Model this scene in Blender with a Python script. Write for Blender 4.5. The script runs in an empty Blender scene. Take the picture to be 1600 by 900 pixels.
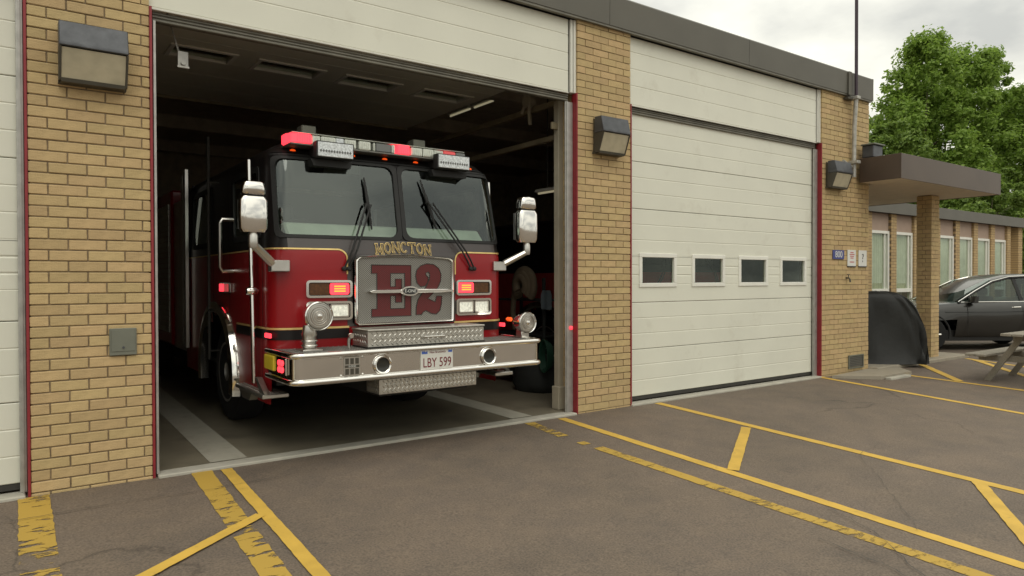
import bpy, bmesh, math, random
import numpy as np
from mathutils import Vector, Matrix
random.seed(7)
S = bpy.context.scene
COL = S.collection
PI = math.pi

# ------------------------------------------------------------------ camera
cam_d = bpy.data.cameras.new('camera')
cam = bpy.data.objects.new('camera', cam_d)
COL.objects.link(cam)
S.camera = cam
cam_d.sensor_width = 36.0
cam_d.lens = 1094.57 / 1600 * 36.0
cam_d.clip_start = 0.05
cam_d.clip_end = 2000
YAW, PIT, ROL = .6256, .0118, .0025
cy_, sy_ = math.cos(YAW), math.sin(YAW)
cp_, sp_ = math.cos(PIT), math.sin(PIT)
F0 = Vector((sy_, cy_, 0)); R0 = Vector((cy_, -sy_, 0)); Z0 = Vector((0, 0, 1))
Fw = F0 * cp_ - Z0 * sp_
Up = Z0 * cp_ + F0 * sp_
Rt = R0 * math.cos(ROL) - Up * math.sin(ROL)
Up = R0 * math.sin(ROL) + Up * math.cos(ROL)
cam.matrix_world = Matrix(((Rt.x, Up.x, -Fw.x, 0), (Rt.y, Up.y, -Fw.y, -6.071), (Rt.z, Up.z, -Fw.z, 1.5254), (0, 0, 0, 1)))

# ------------------------------------------------------------------ world, sun, exposure
SUN_EL, SUN_ROT = math.radians(52), math.radians(205)
W = bpy.data.worlds.new("World")
S.world = W
W.use_nodes = True
nt = W.node_tree
for n in list(nt.nodes):
    nt.nodes.remove(n)


def N(t, typ, **kw):
    n = t.nodes.new(typ)
    for k, v in kw.items():
        if k.startswith('i_'):
            n.inputs[k[2:].replace('_', ' ')].default_value = v
        else:
            setattr(n, k, v)
    return n


def L(t, a, ao, b, bi):
    t.links.new(a.outputs[ao], b.inputs[bi])


wo = N(nt, 'ShaderNodeOutputWorld')
bg = N(nt, 'ShaderNodeBackground'); bg.inputs['Strength'].default_value = 0.1
sky = N(nt, 'ShaderNodeTexSky'); sky.sky_type = 'NISHITA'; sky.sun_disc = False
sky.sun_elevation = SUN_EL; sky.sun_rotation = SUN_ROT
tc = N(nt, 'ShaderNodeTexCoord')
sep = N(nt, 'ShaderNodeSeparateXYZ'); L(nt, tc, 'Generated', sep, 0)
zc = N(nt, 'ShaderNodeMath', operation='MAXIMUM'); L(nt, sep, 'Z', zc, 0); zc.inputs[1].default_value = 0.0
cie = N(nt, 'ShaderNodeMath', operation='MULTIPLY_ADD'); L(nt, zc, 0, cie, 0); cie.inputs[1].default_value = 0.55; cie.inputs[2].default_value = 0.45
zd = N(nt, 'ShaderNodeMath', operation='ADD'); L(nt, zc, 0, zd, 0); zd.inputs[1].default_value = 0.22
dv = N(nt, 'ShaderNodeVectorMath', operation='DIVIDE'); L(nt, tc, 'Generated', dv, 0)
cb = N(nt, 'ShaderNodeCombineXYZ'); L(nt, zd, 0, cb, 0); L(nt, zd, 0, cb, 1); cb.inputs[2].default_value = 1.0
L(nt, cb, 0, dv, 1)
mp = N(nt, 'ShaderNodeMapping'); mp.inputs['Location'].default_value = (16.63, 11.47, 0); L(nt, dv, 0, mp, 0)
nz = N(nt, 'ShaderNodeTexNoise'); nz.inputs['Scale'].default_value = 1.25; nz.inputs['Detail'].default_value = 7; nz.inputs['Roughness'].default_value = .52
L(nt, mp, 0, nz, 'Vector')
cr = N(nt, 'ShaderNodeValToRGB')
cr.color_ramp.elements[0].position = .38; cr.color_ramp.elements[0].color = (.56, .565, .53, 1)
cr.color_ramp.elements[1].position = .57; cr.color_ramp.elements[1].color = (1.0, .985, .87, 1)
L(nt, nz, 'Fac', cr, 0)
mul = N(nt, 'ShaderNodeVectorMath', operation='SCALE'); L(nt, cr, 0, mul, 0); L(nt, cie, 0, mul, 'Scale')
mu2 = N(nt, 'ShaderNodeVectorMath', operation='SCALE'); L(nt, mul, 0, mu2, 0); mu2.inputs['Scale'].default_value = 19.6
mx = N(nt, 'ShaderNodeMix', data_type='RGBA'); mx.inputs['Factor'].default_value = 0.96
L(nt, sky, 0, mx, 6); L(nt, mu2, 0, mx, 7)
L(nt, mx, 2, bg, 'Color'); L(nt, bg, 0, wo, 0)

sun_d = bpy.data.lights.new('sun', 'SUN')
sun = bpy.data.objects.new('sun', sun_d); COL.objects.link(sun)
sun_d.energy = 0.6; sun_d.angle = math.radians(35); sun_d.color = (1, .95, .86)
# the sky's rotation turns clockwise from +Y
sdir = Vector((math.sin(SUN_ROT) * math.cos(SUN_EL), math.cos(SUN_ROT) * math.cos(SUN_EL), math.sin(SUN_EL)))
sun.rotation_euler = sdir.to_track_quat('Z', 'Y').to_euler()
S.view_settings.view_transform = 'Standard'
S.view_settings.look = 'None'
S.view_settings.exposure = 0.0
S.view_settings.gamma = 1.0
S.view_settings.use_curve_mapping = False
S.render.engine = 'CYCLES'
S.cycles.max_bounces = 8
S.cycles.diffuse_bounces = 4
S.cycles.glossy_bounces = 4
S.cycles.transparent_max_bounces = 8
S.cycles.use_denoising = True
S.cycles.sample_clamp_indirect = 4


# ------------------------------------------------------------------ materials
def newmat(name):
    m = bpy.data.materials.new(name); m.use_nodes = True
    t = m.node_tree
    b = t.nodes['Principled BSDF']
    return m, t, b


def mat(name, col, rough=.6, metal=0., var=.12, scale=6., bump=0., bscale=60., emit=None, estr=0., rnd=0., coat=0., dirt=None, stretch=None):
    m, t, b = newmat(name)
    tcn = N(t, 'ShaderNodeTexCoord')
    vec = tcn
    if stretch:
        mpn = N(t, 'ShaderNodeMapping'); mpn.inputs['Scale'].default_value = stretch
        L(t, tcn, 'Object', mpn, 0); vec = mpn
    no = N(t, 'ShaderNodeTexNoise'); no.inputs['Scale'].default_value = scale; no.inputs['Detail'].default_value = 5
    t.links.new(vec.outputs['Object' if vec is tcn else 0], no.inputs['Vector'])
    c0 = tuple(max(0, c * (1 - var)) for c in col[:3]); c1 = tuple(min(1, c * (1 + var)) for c in col[:3])
    ra = N(t, 'ShaderNodeValToRGB')
    ra.color_ramp.elements[0].position = .3; ra.color_ramp.elements[0].color = (*c0, 1)
    ra.color_ramp.elements[1].position = .7; ra.color_ramp.elements[1].color = (*c1, 1)
    L(t, no, 'Fac', ra, 0)
    out = (ra, 0)
    if rnd:
        oi = N(t, 'ShaderNodeObjectInfo'); ge = N(t, 'ShaderNodeNewGeometry')
        ad = N(t, 'ShaderNodeMath', operation='ADD'); L(t, oi, 'Random', ad, 0); L(t, ge, 'Random Per Island', ad, 1)
        fr = N(t, 'ShaderNodeMath', operation='FRACT'); L(t, ad, 0, fr, 0)
        mr = N(t, 'ShaderNodeMapRange'); mr.inputs['To Min'].default_value = 1 - rnd; mr.inputs['To Max'].default_value = 1 + rnd * .8
        L(t, fr, 0, mr, 0)
        hs = N(t, 'ShaderNodeHueSaturation'); L(t, ra, 0, hs, 'Color'); L(t, mr, 0, hs, 'Value')
        m2 = N(t, 'ShaderNodeMath', operation='MULTIPLY'); L(t, fr, 0, m2, 0); m2.inputs[1].default_value = 7.31
        f2 = N(t, 'ShaderNodeMath', operation='FRACT'); L(t, m2, 0, f2, 0)
        m3 = N(t, 'ShaderNodeMapRange'); m3.inputs['To Min'].default_value = .494; m3.inputs['To Max'].default_value = .505
        L(t, f2, 0, m3, 0); L(t, m3, 0, hs, 'Hue')
        out = (hs, 0)
    if dirt:
        dn = N(t, 'ShaderNodeTexNoise'); dn.inputs['Scale'].default_value = dirt[1]; dn.inputs['Detail'].default_value = 8; dn.inputs['Roughness'].default_value = .65
        L(t, tcn, 'Object', dn, 'Vector')
        dr = N(t, 'ShaderNodeValToRGB'); dr.color_ramp.elements[0].position = dirt[2]; dr.color_ramp.elements[0].color = (0, 0, 0, 1)
        dr.color_ramp.elements[1].position = dirt[3]; dr.color_ramp.elements[1].color = (1, 1, 1, 1)
        L(t, dn, 'Fac', dr, 0)
        mxx = N(t, 'ShaderNodeMix', data_type='RGBA'); L(t, dr, 0, mxx, 'Factor'); t.links.new(out[0].outputs[out[1]], mxx.inputs[6]); mxx.inputs[7].default_value = (*dirt[0], 1)
        out = (mxx, 2)
    t.links.new(out[0].outputs[out[1]], b.inputs['Base Color'])
    b.inputs['Roughness'].default_value = rough
    b.inputs['Metallic'].default_value = metal
    if coat:
        b.inputs['Coat Weight'].default_value = coat; b.inputs['Coat Roughness'].default_value = .06
    if bump:
        bn = N(t, 'ShaderNodeTexNoise'); bn.inputs['Scale'].default_value = bscale; bn.inputs['Detail'].default_value = 6
        L(t, tcn, 'Object', bn, 'Vector')
        bu = N(t, 'ShaderNodeBump'); bu.inputs['Strength'].default_value = bump; bu.inputs['Distance'].default_value = .01
        L(t, bn, 'Fac', bu, 'Height'); L(t, bu, 0, b, 'Normal')
    if emit:
        b.inputs['Emission Color'].default_value = (*emit, 1); b.inputs['Emission Strength'].default_value = estr
    return m


M = {}
M['brick'] = mat('tan_brick', (.475, .346, .172), .85, var=.08, scale=14, bump=.45, bscale=90, rnd=.10, dirt=((.31, .215, .105), 7, .60, 1.0))
M['mortar'] = mat('mortar', (.25, .19, .12), .95, var=.2, scale=20, bump=.3)
M['white_door'] = mat('white_door_paint', (.69, .685, .585), .45, var=.035, scale=1.5, bump=.06, bscale=9, dirt=((.50, .47, .38), 2.2, .58, .95))
M['white_trim'] = mat('white_trim', (.66, .65, .58), .5, var=.06, scale=4)
M['frame_white'] = mat('window_frame_white', (.74, .73, .66), .4, var=.04)
M['red_trim'] = mat('red_trim_paint', (.24, .018, .024), .45, var=.12, scale=7)
M['track'] = mat('galvanised_track', (.42, .41, .38), .45, .6, var=.15, scale=12)
M['gasket'] = mat('rubber_gasket', (.03, .028, .024), .6)
M['lintel'] = mat('lintel_strip', (.17, .16, .13), .5, .2, var=.2)
M['fascia'] = mat('dark_fascia_metal', (.115, .108, .088), .5, .25, var=.06, scale=2)
M['canopy'] = mat('bronze_canopy_metal', (.088, .062, .045), .42, .35, var=.10, scale=2)
M['soffit'] = mat('soffit_board', (.62, .53, .42), .8, var=.06)
M['roof'] = mat('roof_felt', (.06, .06, .058), .95)
M['concrete'] = mat('concrete', (.30, .265, .205), .9, var=.14, scale=3, bump=.3, bscale=50, dirt=((.17, .145, .105), 3, .5, .8))
M['sill'] = mat('concrete_sill', (.40, .38, .32), .85, var=.12, scale=6, bump=.2)
M['bay_floor'] = mat('bay_floor', (.21, .185, .135), .38, var=.15, scale=2.2, bump=.05, dirt=((.10, .09, .068), 1.3, .52, .75))
M['stripe'] = mat('floor_stripe', (.42, .40, .33), .55, var=.12, scale=4, dirt=((.25, .23, .18), 4, .5, .8))
M['bay_wall'] = mat('bay_wall_paint', (.56, .50, .38), .8, var=.15)
M['bay_ceiling'] = mat('bay_ceiling', (.52, .47, .37), .9)
M['post'] = mat('cream_post', (.40, .36, .27), .6, var=.1)
M['lamp_metal'] = mat('lamp_dark_metal', (.085, .088, .095), .42, .5, var=.25, scale=9, bump=.1)
M['lamp_side'] = mat('lamp_bronze', (.075, .068, .052), .5, .4, var=.15)
M['grey_box'] = mat('green_grey_plate', (.17, .175, .14), .55, .3, var=.12)
M['sign_white'] = mat('sign_white', (.66, .66, .62), .5, var=.04)
M['sign_blue'] = mat('sign_blue', (.05, .06, .21), .5)
M['sign_red'] = mat('sign_red', (.45, .05, .06), .5)
M['sign_black'] = mat('sign_black', (.02, .02, .02), .5)
M['pole'] = mat('mast_dark', (.05, .035, .045), .5, .3)
M['conduit'] = mat('conduit_grey', (.40, .39, .35), .5, .4, var=.25, scale=14)
M['yellow'] = mat('yellow_line_paint', (.56, .355, .058), .75, var=.12, scale=5, bump=.2, dirt=((.30, .20, .06), 16, .60, .80))
# truck
M['red'] = mat('fire_red_paint', (.26, .007, .010), .30, var=.06, scale=2, coat=.22)
M['red'].node_tree.nodes['Principled BSDF'].inputs['Specular IOR Level'].default_value = .3
M['black'] = mat('truck_black_paint', (.011, .009, .009), .36, var=.1, scale=2)
M['black'].node_tree.nodes['Principled BSDF'].inputs['Specular IOR Level'].default_value = .28
M['nose_black'] = mat('nose_black_paint', (.05, .04, .038), .4, var=.08, scale=2, coat=.3)
M['rubber'] = mat('black_rubber', (.010, .010, .0095), .65)
M['dull_red'] = mat('dull_red_paint', (.36, .03, .025), .75)
M['rim'] = mat('polished_rim', (.30, .29, .27), .35, .45)
M['tyre'] = mat('tyre_rubber', (.007, .0068, .0065), .85, bump=.3)
M['chrome'] = mat('chrome', (.80, .78, .74), .10, 1.0, var=.03)
M['steel'] = mat('brushed_steel', (.58, .56, .52), .28, 1.0, var=.08, scale=10)
M['alum'] = mat('tread_aluminium', (.55, .53, .48), .32, .95, var=.10, scale=12)
M['deck'] = mat('bumper_deck_plate', (.20, .195, .18), .5, .7, var=.2, scale=14)
M['gold'] = mat('gold_leaf', (.72, .52, .20), .4, .4, var=.12, scale=20)
M['dark'] = mat('dark_undercarriage', (.014, .013, .012), .8)
M['cab_in'] = mat('cab_interior', (.05, .05, .047), .8, var=.2)
M['dash'] = mat('dashboard_grey', (.40, .44, .39), .7, var=.1)
M['seat'] = mat('seat_vinyl', (.06, .06, .058), .6)
M['gear'] = mat('hi_vis_yellow', (.45, .42, .05), .7)
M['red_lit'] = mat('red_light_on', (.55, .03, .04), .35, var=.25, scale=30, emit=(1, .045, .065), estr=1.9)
M['red_core'] = mat('red_light_core', (.8, .2, .03), .3, emit=(1, .22, .02), estr=2.6)
M['red_dim'] = mat('red_lens', (.42, .05, .05), .3, emit=(1, .15, .15), estr=.35)
M['amber'] = mat('amber_lens', (.085, .03, .006), .25, var=.3, scale=40)
M['amber_lit'] = mat('amber_marker_lit', (.5, .1, .01), .3, emit=(1, .08, .006), estr=.8)
M['clear'] = mat('clear_lens', (.60, .62, .55), .18, .35, var=.15, scale=40)
M['grey_lens'] = mat('grey_lens', (.15, .155, .15), .2, .2)
M['dark_lens'] = mat('dark_lens', (.035, .035, .03), .15, .2)
M['led'] = mat('led_panel', (.62, .65, .66), .3, .3, var=.3, scale=60)
M['head'] = mat('headlight_lit', (.42, .42, .36), .2, .3, var=.75, scale=42, emit=(1, .98, .8), estr=.5)
M['yellow_lens'] = mat('yellow_side_lens', (.55, .42, .03), .35)
M['plate'] = mat('plate_white', (.62, .61, .56), .45, var=.03)
M['plate_red'] = mat('plate_letters', (.16, .015, .02), .5)
M['plate_blue'] = mat('plate_blue', (.06, .12, .42), .5)
M['cover'] = mat('black_cover_cloth', (.0075, .008, .007), .60, var=.2, scale=3, bump=.5, bscale=9)
M['car_grey'] = mat('dark_grey_car_paint', (.034, .033, .030), .3, .4, var=.05, coat=.6)
M['wood'] = mat('weathered_wood', (.25, .225, .18), .85, var=.2, scale=8, bump=.4, bscale=30, stretch=(1, 14, 14))
M['bark'] = mat('bark', (.10, .08, .055), .9, var=.3, scale=4, bump=.6, bscale=20)
M['panel_pink'] = mat('pinkish_wall_panel', (.36, .265, .205), .8, var=.04)
M['dark_cart'] = mat('dark_canvas', (.02, .022, .02), .85)
M['green_hose'] = mat('green_hose', (.012, .055, .032), .5)
M['beige_cloth'] = mat('beige_canvas', (.14, .11, .07), .9, var=.2, scale=5)
M['pale_blue'] = mat('pale_blue_cloth', (.22, .28, .31), .7)
M['tube_light'] = mat('tube_light', (.7, .66, .48), .5, emit=(1, .90, .58), estr=.22)
M['bay_metal'] = mat('bay_rail_paint', (.26, .22, .14), .6, var=.2)
M['hose_dark'] = mat('hose_dark', (.045, .042, .036), .7)


def glassmat(name, tint, refl_ior=1.5, rough=.02, base=.5):
    m = bpy.data.materials.new(name); m.use_nodes = True; t = m.node_tree
    t.nodes.remove(t.nodes['Principled BSDF']); o = t.nodes['Material Output']
    tr = N(t, 'ShaderNodeBsdfTransparent'); tr.inputs[0].default_value = (*tint, 1)
    gl = N(t, 'ShaderNodeBsdfGlossy'); gl.inputs['Roughness'].default_value = rough; gl.inputs['Color'].default_value = (.92, 1.0, .96, 1)
    fr = N(t, 'ShaderNodeFresnel')
    ge = N(t, 'ShaderNodeNewGeometry'); io = N(t, 'ShaderNodeMapRange')  # thin pane: the same reflection from either side
    io.inputs['To Min'].default_value = refl_ior; io.inputs['To Max'].default_value = 1 / refl_ior
    L(t, ge, 'Backfacing', io, 0); L(t, io, 0, fr, 'IOR')
    no = N(t, 'ShaderNodeTexNoise'); no.inputs['Scale'].default_value = 1.2
    bu = N(t, 'ShaderNodeBump'); bu.inputs['Strength'].default_value = .0; bu.inputs['Distance'].default_value = .02
    mi = N(t, 'ShaderNodeMixShader'); L(t, fr, 0, mi, 0); L(t, tr, 0, mi, 1); L(t, gl, 0, mi, 2); L(t, mi, 0, o, 0)
    return m


M['windshield'] = glassmat('windshield_glass', (.70, .77, .70), 1.92)
M['glass'] = glassmat('window_glass', (.90, .93, .88), 1.36)
M['car_glass'] = glassmat('car_glass', (.35, .42, .40), 1.6)


def asphalt_mat():
    m, t, b = newmat('worn_asphalt')
    tcn = N(t, 'ShaderNodeTexCoord')
    n1 = N(t, 'ShaderNodeTexNoise'); n1.inputs['Scale'].default_value = .55; n1.inputs['Detail'].default_value = 6; n1.inputs['Roughness'].default_value = .6
    n2 = N(t, 'ShaderNodeTexNoise'); n2.inputs['Scale'].default_value = 75; n2.inputs['Detail'].default_value = 3
    n3 = N(t, 'ShaderNodeTexNoise'); n3.inputs['Scale'].default_value = 3.2; n3.inputs['Detail'].default_value = 7; n3.inputs['Roughness'].default_value = .62
    for n in (n1, n2, n3): L(t, tcn, 'Object', n, 'Vector')
    r1 = N(t, 'ShaderNodeValToRGB'); r1.color_ramp.elements[0].position = .33; r1.color_ramp.elements[0].color = (.122, .097, .076, 1)
    r1.color_ramp.elements[1].position = .66; r1.color_ramp.elements[1].color = (.160, .124, .097, 1)
    L(t, n1, 'Fac', r1, 0)
    r3 = N(t, 'ShaderNodeValToRGB'); r3.color_ramp.elements[0].position = .30; r3.color_ramp.elements[0].color = (.84, .85, .87, 1)
    r3.color_ramp.elements[1].position = .62; r3.color_ramp.elements[1].color = (1.06, 1.04, 1.0, 1)
    L(t, n3, 'Fac', r3, 0)
    r2 = N(t, 'ShaderNodeValToRGB'); r2.color_ramp.elements[0].position = .28; r2.color_ramp.elements[0].color = (.66, .66, .66, 1)
    r2.color_ramp.elements[1].position = .72; r2.color_ramp.elements[1].color = (1.32, 1.31, 1.27, 1)
    L(t, n2, 'Fac', r2, 0)
    m1 = N(t, 'ShaderNodeMix', data_type='RGBA', blend_type='MULTIPLY'); m1.inputs['Factor'].default_value = 1
    m2 = N(t, 'ShaderNodeMix', data_type='RGBA', blend_type='MULTIPLY'); m2.inputs['Factor'].default_value = 1
    L(t, r1, 0, m1, 6); L(t, r3, 0, m1, 7); L(t, m1, 2, m2, 6); L(t, r2, 0, m2, 7)
    # hairline cracks
    wn = N(t, 'ShaderNodeTexNoise'); wn.inputs['Scale'].default_value = 1.6; wn.inputs['Detail'].default_value = 5; L(t, tcn, 'Object', wn, 'Vector')
    wa = N(t, 'ShaderNodeVectorMath', operation='MULTIPLY_ADD'); L(t, wn, 'Color', wa, 0); wa.inputs[1].default_value = (.9, .9, 0); L(t, tcn, 'Object', wa, 2)
    vo = N(t, 'ShaderNodeTexVoronoi', feature='DISTANCE_TO_EDGE'); vo.inputs['Scale'].default_value = .42; L(t, wa, 0, vo, 'Vector')
    cr1 = N(t, 'ShaderNodeValToRGB'); cr1.color_ramp.elements[0].position = .0015; cr1.color_ramp.elements[0].color = (.60, .60, .60, 1)
    cr1.color_ramp.elements[1].position = .0065; cr1.color_ramp.elements[1].color = (1, 1, 1, 1)
    L(t, vo, 'Distance', cr1, 0)
    mk = N(t, 'ShaderNodeValToRGB'); mk.color_ramp.elements[0].position = .57; mk.color_ramp.elements[1].position = .66
    n5 = N(t, 'ShaderNodeTexNoise'); n5.inputs['Scale'].default_value = .33; L(t, tcn, 'Object', n5, 'Vector'); L(t, n5, 'Fac', mk, 0)
    m3 = N(t, 'ShaderNodeMix', data_type='RGBA', blend_type='MULTIPLY'); L(t, mk, 0, m3, 'Factor'); L(t, m2, 2, m3, 6); L(t, cr1, 0, m3, 7)
    # dark oil patches
    n6 = N(t, 'ShaderNodeTexNoise'); n6.inputs['Scale'].default_value = .9; n6.inputs['Detail'].default_value = 2; L(t, tcn, 'Object', n6, 'Vector')
    r6 = N(t, 'ShaderNodeValToRGB'); r6.color_ramp.elements[0].position = .66; r6.color_ramp.elements[0].color = (1, 1, 1, 1); r6.color_ramp.elements[1].position = .80; r6.color_ramp.elements[1].color = (.70, .70, .72, 1)
    L(t, n6, 'Fac', r6, 0)
    m4 = N(t, 'ShaderNodeMix', data_type='RGBA', blend_type='MULTIPLY'); m4.inputs['Factor'].default_value = 1; L(t, m3, 2, m4, 6); L(t, r6, 0, m4, 7)
    L(t, m4, 2, b, 'Base Color')
    b.inputs['Roughness'].default_value = .82
    bu = N(t, 'ShaderNodeBump'); bu.inputs['Strength'].default_value = .55; bu.inputs['Distance'].default_value = .006
    L(t, n2, 'Fac', bu, 'Height'); L(t, bu, 0, b, 'Normal')
    return m


M['asphalt'] = asphalt_mat()


def worn_paint(name, lo, hi, scale=9):
    """yellow paint broken up by wear: where it has gone the asphalt below shows through"""
    m, t, b = newmat(name)
    tcn = N(t, 'ShaderNodeTexCoord')
    mpn = N(t, 'ShaderNodeMapping'); mpn.inputs['Scale'].default_value = (.55, 1.5, 1); L(t, tcn, 'Object', mpn, 0)
    n1 = N(t, 'ShaderNodeTexNoise'); n1.inputs['Scale'].default_value = scale; n1.inputs['Detail'].default_value = 9; n1.inputs['Roughness'].default_value = .68
    L(t, mpn, 0, n1, 'Vector')
    n2 = N(t, 'ShaderNodeTexNoise'); n2.inputs['Scale'].default_value = 1.1; n2.inputs['Detail'].default_value = 2; L(t, tcn, 'Object', n2, 'Vector')
    ad = N(t, 'ShaderNodeMath', operation='MULTIPLY_ADD'); L(t, n2, 'Fac', ad, 0); ad.inputs[1].default_value = .6; L(t, n1, 'Fac', ad, 2)
    ra = N(t, 'ShaderNodeValToRGB'); ra.color_ramp.elements[0].position = lo; ra.color_ramp.elements[1].position = hi
    L(t, ad, 0, ra, 0)
    c = N(t, 'ShaderNodeMix', data_type='RGBA'); L(t, n2, 'Fac', c, 'Factor'); c.inputs[6].default_value = (.34, .23, .05, 1); c.inputs[7].default_value = (.50, .315, .045, 1)
    L(t, c, 2, b, 'Base Color'); b.inputs['Roughness'].default_value = .8
    tr = N(t, 'ShaderNodeBsdfTransparent')
    mi = N(t, 'ShaderNodeMixShader'); L(t, ra, 0, mi, 0); L(t, tr, 0, mi, 1); L(t, b, 0, mi, 2)
    L(t, mi, 0, t.nodes['Material Output'], 0)
    return m


M['worn_yellow'] = worn_paint('worn_yellow_paint', .765, .80, 8)
M['faded_yellow'] = worn_paint('faded_yellow_paint', .64, .80, 14)


def grille_mat(name, col, metal):
    """punched sheet: a regular lattice of small dark holes"""
    m, t, b = newmat(name)
    tcn = N(t, 'ShaderNodeTexCoord')
    mpn = N(t, 'ShaderNodeMapping'); mpn.inputs['Scale'].default_value = (1, 0, 1); mpn.inputs['Rotation'].default_value = (0, math.radians(45), 0)
    L(t, tcn, 'Object', mpn, 0)
    vo = N(t, 'ShaderNodeTexVoronoi', feature='F1'); vo.inputs['Scale'].default_value = 78; vo.inputs['Randomness'].default_value = 0; L(t, mpn, 0, vo, 'Vector')
    ra = N(t, 'ShaderNodeValToRGB'); ra.color_ramp.elements[0].position = .30; ra.color_ramp.elements[0].color = (.016, .015, .013, 1)
    ra.color_ramp.elements[1].position = .44; ra.color_ramp.elements[1].color = (*col, 1)
    L(t, vo, 'Distance', ra, 0); L(t, ra, 0, b, 'Base Color')
    rm = N(t, 'ShaderNodeMath', operation='GREATER_THAN'); rm.inputs[1].default_value = .4; L(t, vo, 'Distance', rm, 0)
    mm = N(t, 'ShaderNodeMath', operation='MULTIPLY'); L(t, rm, 0, mm, 0); mm.inputs[1].default_value = metal
    L(t, mm, 0, b, 'Metallic'); b.inputs['Roughness'].default_value = .38
    bu = N(t, 'ShaderNodeBump'); bu.inputs['Strength'].default_value = .6; bu.inputs['Distance'].default_value = .004; L(t, vo, 'Distance', bu, 'Height'); L(t, bu, 0, b, 'Normal')
    return m


M['mesh'] = grille_mat('grille_mesh', (.36, .345, .31), .7)
M['mesh_red'] = grille_mat('grille_mesh_red', (.17, .006, .009), .1)


def far_brick():
    m, t, b = newmat('far_tan_brick')
    tcn = N(t, 'ShaderNodeTexCoord'); mpn = N(t, 'ShaderNodeMapping'); mpn.inputs['Rotation'].default_value = (math.radians(90), 0, 0); L(t, tcn, 'Object', mpn, 0)
    br = N(t, 'ShaderNodeTexBrick'); br.inputs['Scale'].default_value = 1; br.inputs['Brick Width'].default_value = .244; br.inputs['Row Height'].default_value = .0795
    br.inputs['Mortar Size'].default_value = .006; br.inputs['Color1'].default_value = (.47, .33, .16, 1); br.inputs['Color2'].default_value = (.38, .265, .13, 1); br.inputs['Mortar'].default_value = (.17, .12, .07, 1)
    L(t, mpn, 0, br, 'Vector'); L(t, br, 0, b, 'Base Color'); b.inputs['Roughness'].default_value = .9
    return m


M['far_brick'] = far_brick()


def leaf_mat(name, c0, c1):
    m, t, b = newmat(name)
    ge = N(t, 'ShaderNodeNewGeometry')
    ra = N(t, 'ShaderNodeValToRGB'); ra.color_ramp.elements[0].color = (*c0, 1); ra.color_ramp.elements[1].color = (*c1, 1)
    L(t, ge, 'Random Per Island', ra, 0); L(t, ra, 0, b, 'Base Color'); b.inputs['Roughness'].default_value = .6
    tl = N(t, 'ShaderNodeBsdfTranslucent'); L(t, ra, 0, tl, 0)
    mi = N(t, 'ShaderNodeMixShader'); mi.inputs[0].default_value = .5; L(t, b, 0, mi, 1); L(t, tl, 0, mi, 2); L(t, mi, 0, t.nodes['Material Output'], 0)
    return m


M['leaf'] = leaf_mat('leaves_fresh', (.16, .265, .035), (.29, .42, .075))
M['leaf2'] = leaf_mat('leaves_dark', (.12, .20, .035), (.23, .33, .06))


# ------------------------------------------------------------------ helpers
def thing(name, label, cat, loc=(0, 0, 0), rotz=0, group=None):
    o = bpy.data.objects.new(name, None); COL.objects.link(o)
    o.location = loc; o.rotation_euler = (0, 0, rotz); o.empty_display_size = .2
    o['label'] = label; o['category'] = cat
    if group: o['group'] = group
    return o


def obj(name, bm, m, parent=None, smooth=None, kind=None, loc=None):
    if isinstance(bm, bmesh.types.BMesh):
        bmesh.ops.recalc_face_normals(bm, faces=bm.faces)
        me = bpy.data.meshes.new(name); bm.to_mesh(me); bm.free()
    else:
        me = bm
    if m is not None and not me.materials:
        me.materials.append(m)
    if smooth:
        me.polygons.foreach_set('use_smooth', [True] * len(me.polygons))
        me.set_sharp_from_angle(angle=math.radians(smooth))
    o = bpy.data.objects.new(name, me); COL.objects.link(o)
    if parent is not None: o.parent = parent
    if kind: o['kind'] = kind
    if loc: o.location = loc
    return o


def tag(o, label, cat, group=None):
    o['label'] = label; o['category'] = cat
    if group: o['group'] = group
    return o


def B(): return bmesh.new()


def box(bm, x0, x1, y0, y1, z0, z1, bev=0, seg=1):
    t = bmesh.new()
    v = [t.verts.new((x, y, z)) for x in (x0, x1) for y in (y0, y1) for z in (z0, z1)]
    for f in ((0, 1, 3, 2), (4, 6, 7, 5), (0, 4, 5, 1), (2, 3, 7, 6), (0, 2, 6, 4), (1, 5, 7, 3)):
        t.faces.new([v[i] for i in f])
    if bev:
        bmesh.ops.recalc_face_normals(t, faces=t.faces)
        bmesh.ops.bevel(t, geom=list(t.edges), offset=bev, segments=seg, affect='EDGES', profile=.5)
    merge(bm, t)
    return bm


def merge(bm, t, mx=None):
    if mx is not None: t.transform(mx)
    mp_ = {v: bm.verts.new(v.co) for v in t.verts}
    for f in t.faces:
        try: bm.faces.new([mp_[v] for v in f.verts])
        except ValueError: pass
    t.free()


def prism(bm, pts, axis, a0, a1, bev=0):
    """outline extruded along axis: pts are the other two coordinates in order (x,y,z without axis)"""
    t = bmesh.new()

    def co(p, a):
        return {'x': (a, p[0], p[1]), 'y': (p[0], a, p[1]), 'z': (p[0], p[1], a)}[axis]
    A = [t.verts.new(co(p, a0)) for p in pts]; Bv = [t.verts.new(co(p, a1)) for p in pts]
    n = len(pts)
    t.faces.new(A); t.faces.new(Bv[::-1])
    for i in range(n): t.faces.new([A[i], Bv[i], Bv[(i + 1) % n], A[(i + 1) % n]])
    if bev:
        bmesh.ops.recalc_face_normals(t, faces=t.faces)
        bmesh.ops.bevel(t, geom=list(t.edges), offset=bev, segments=1, affect='EDGES')
    merge(bm, t)
    return bm


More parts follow.
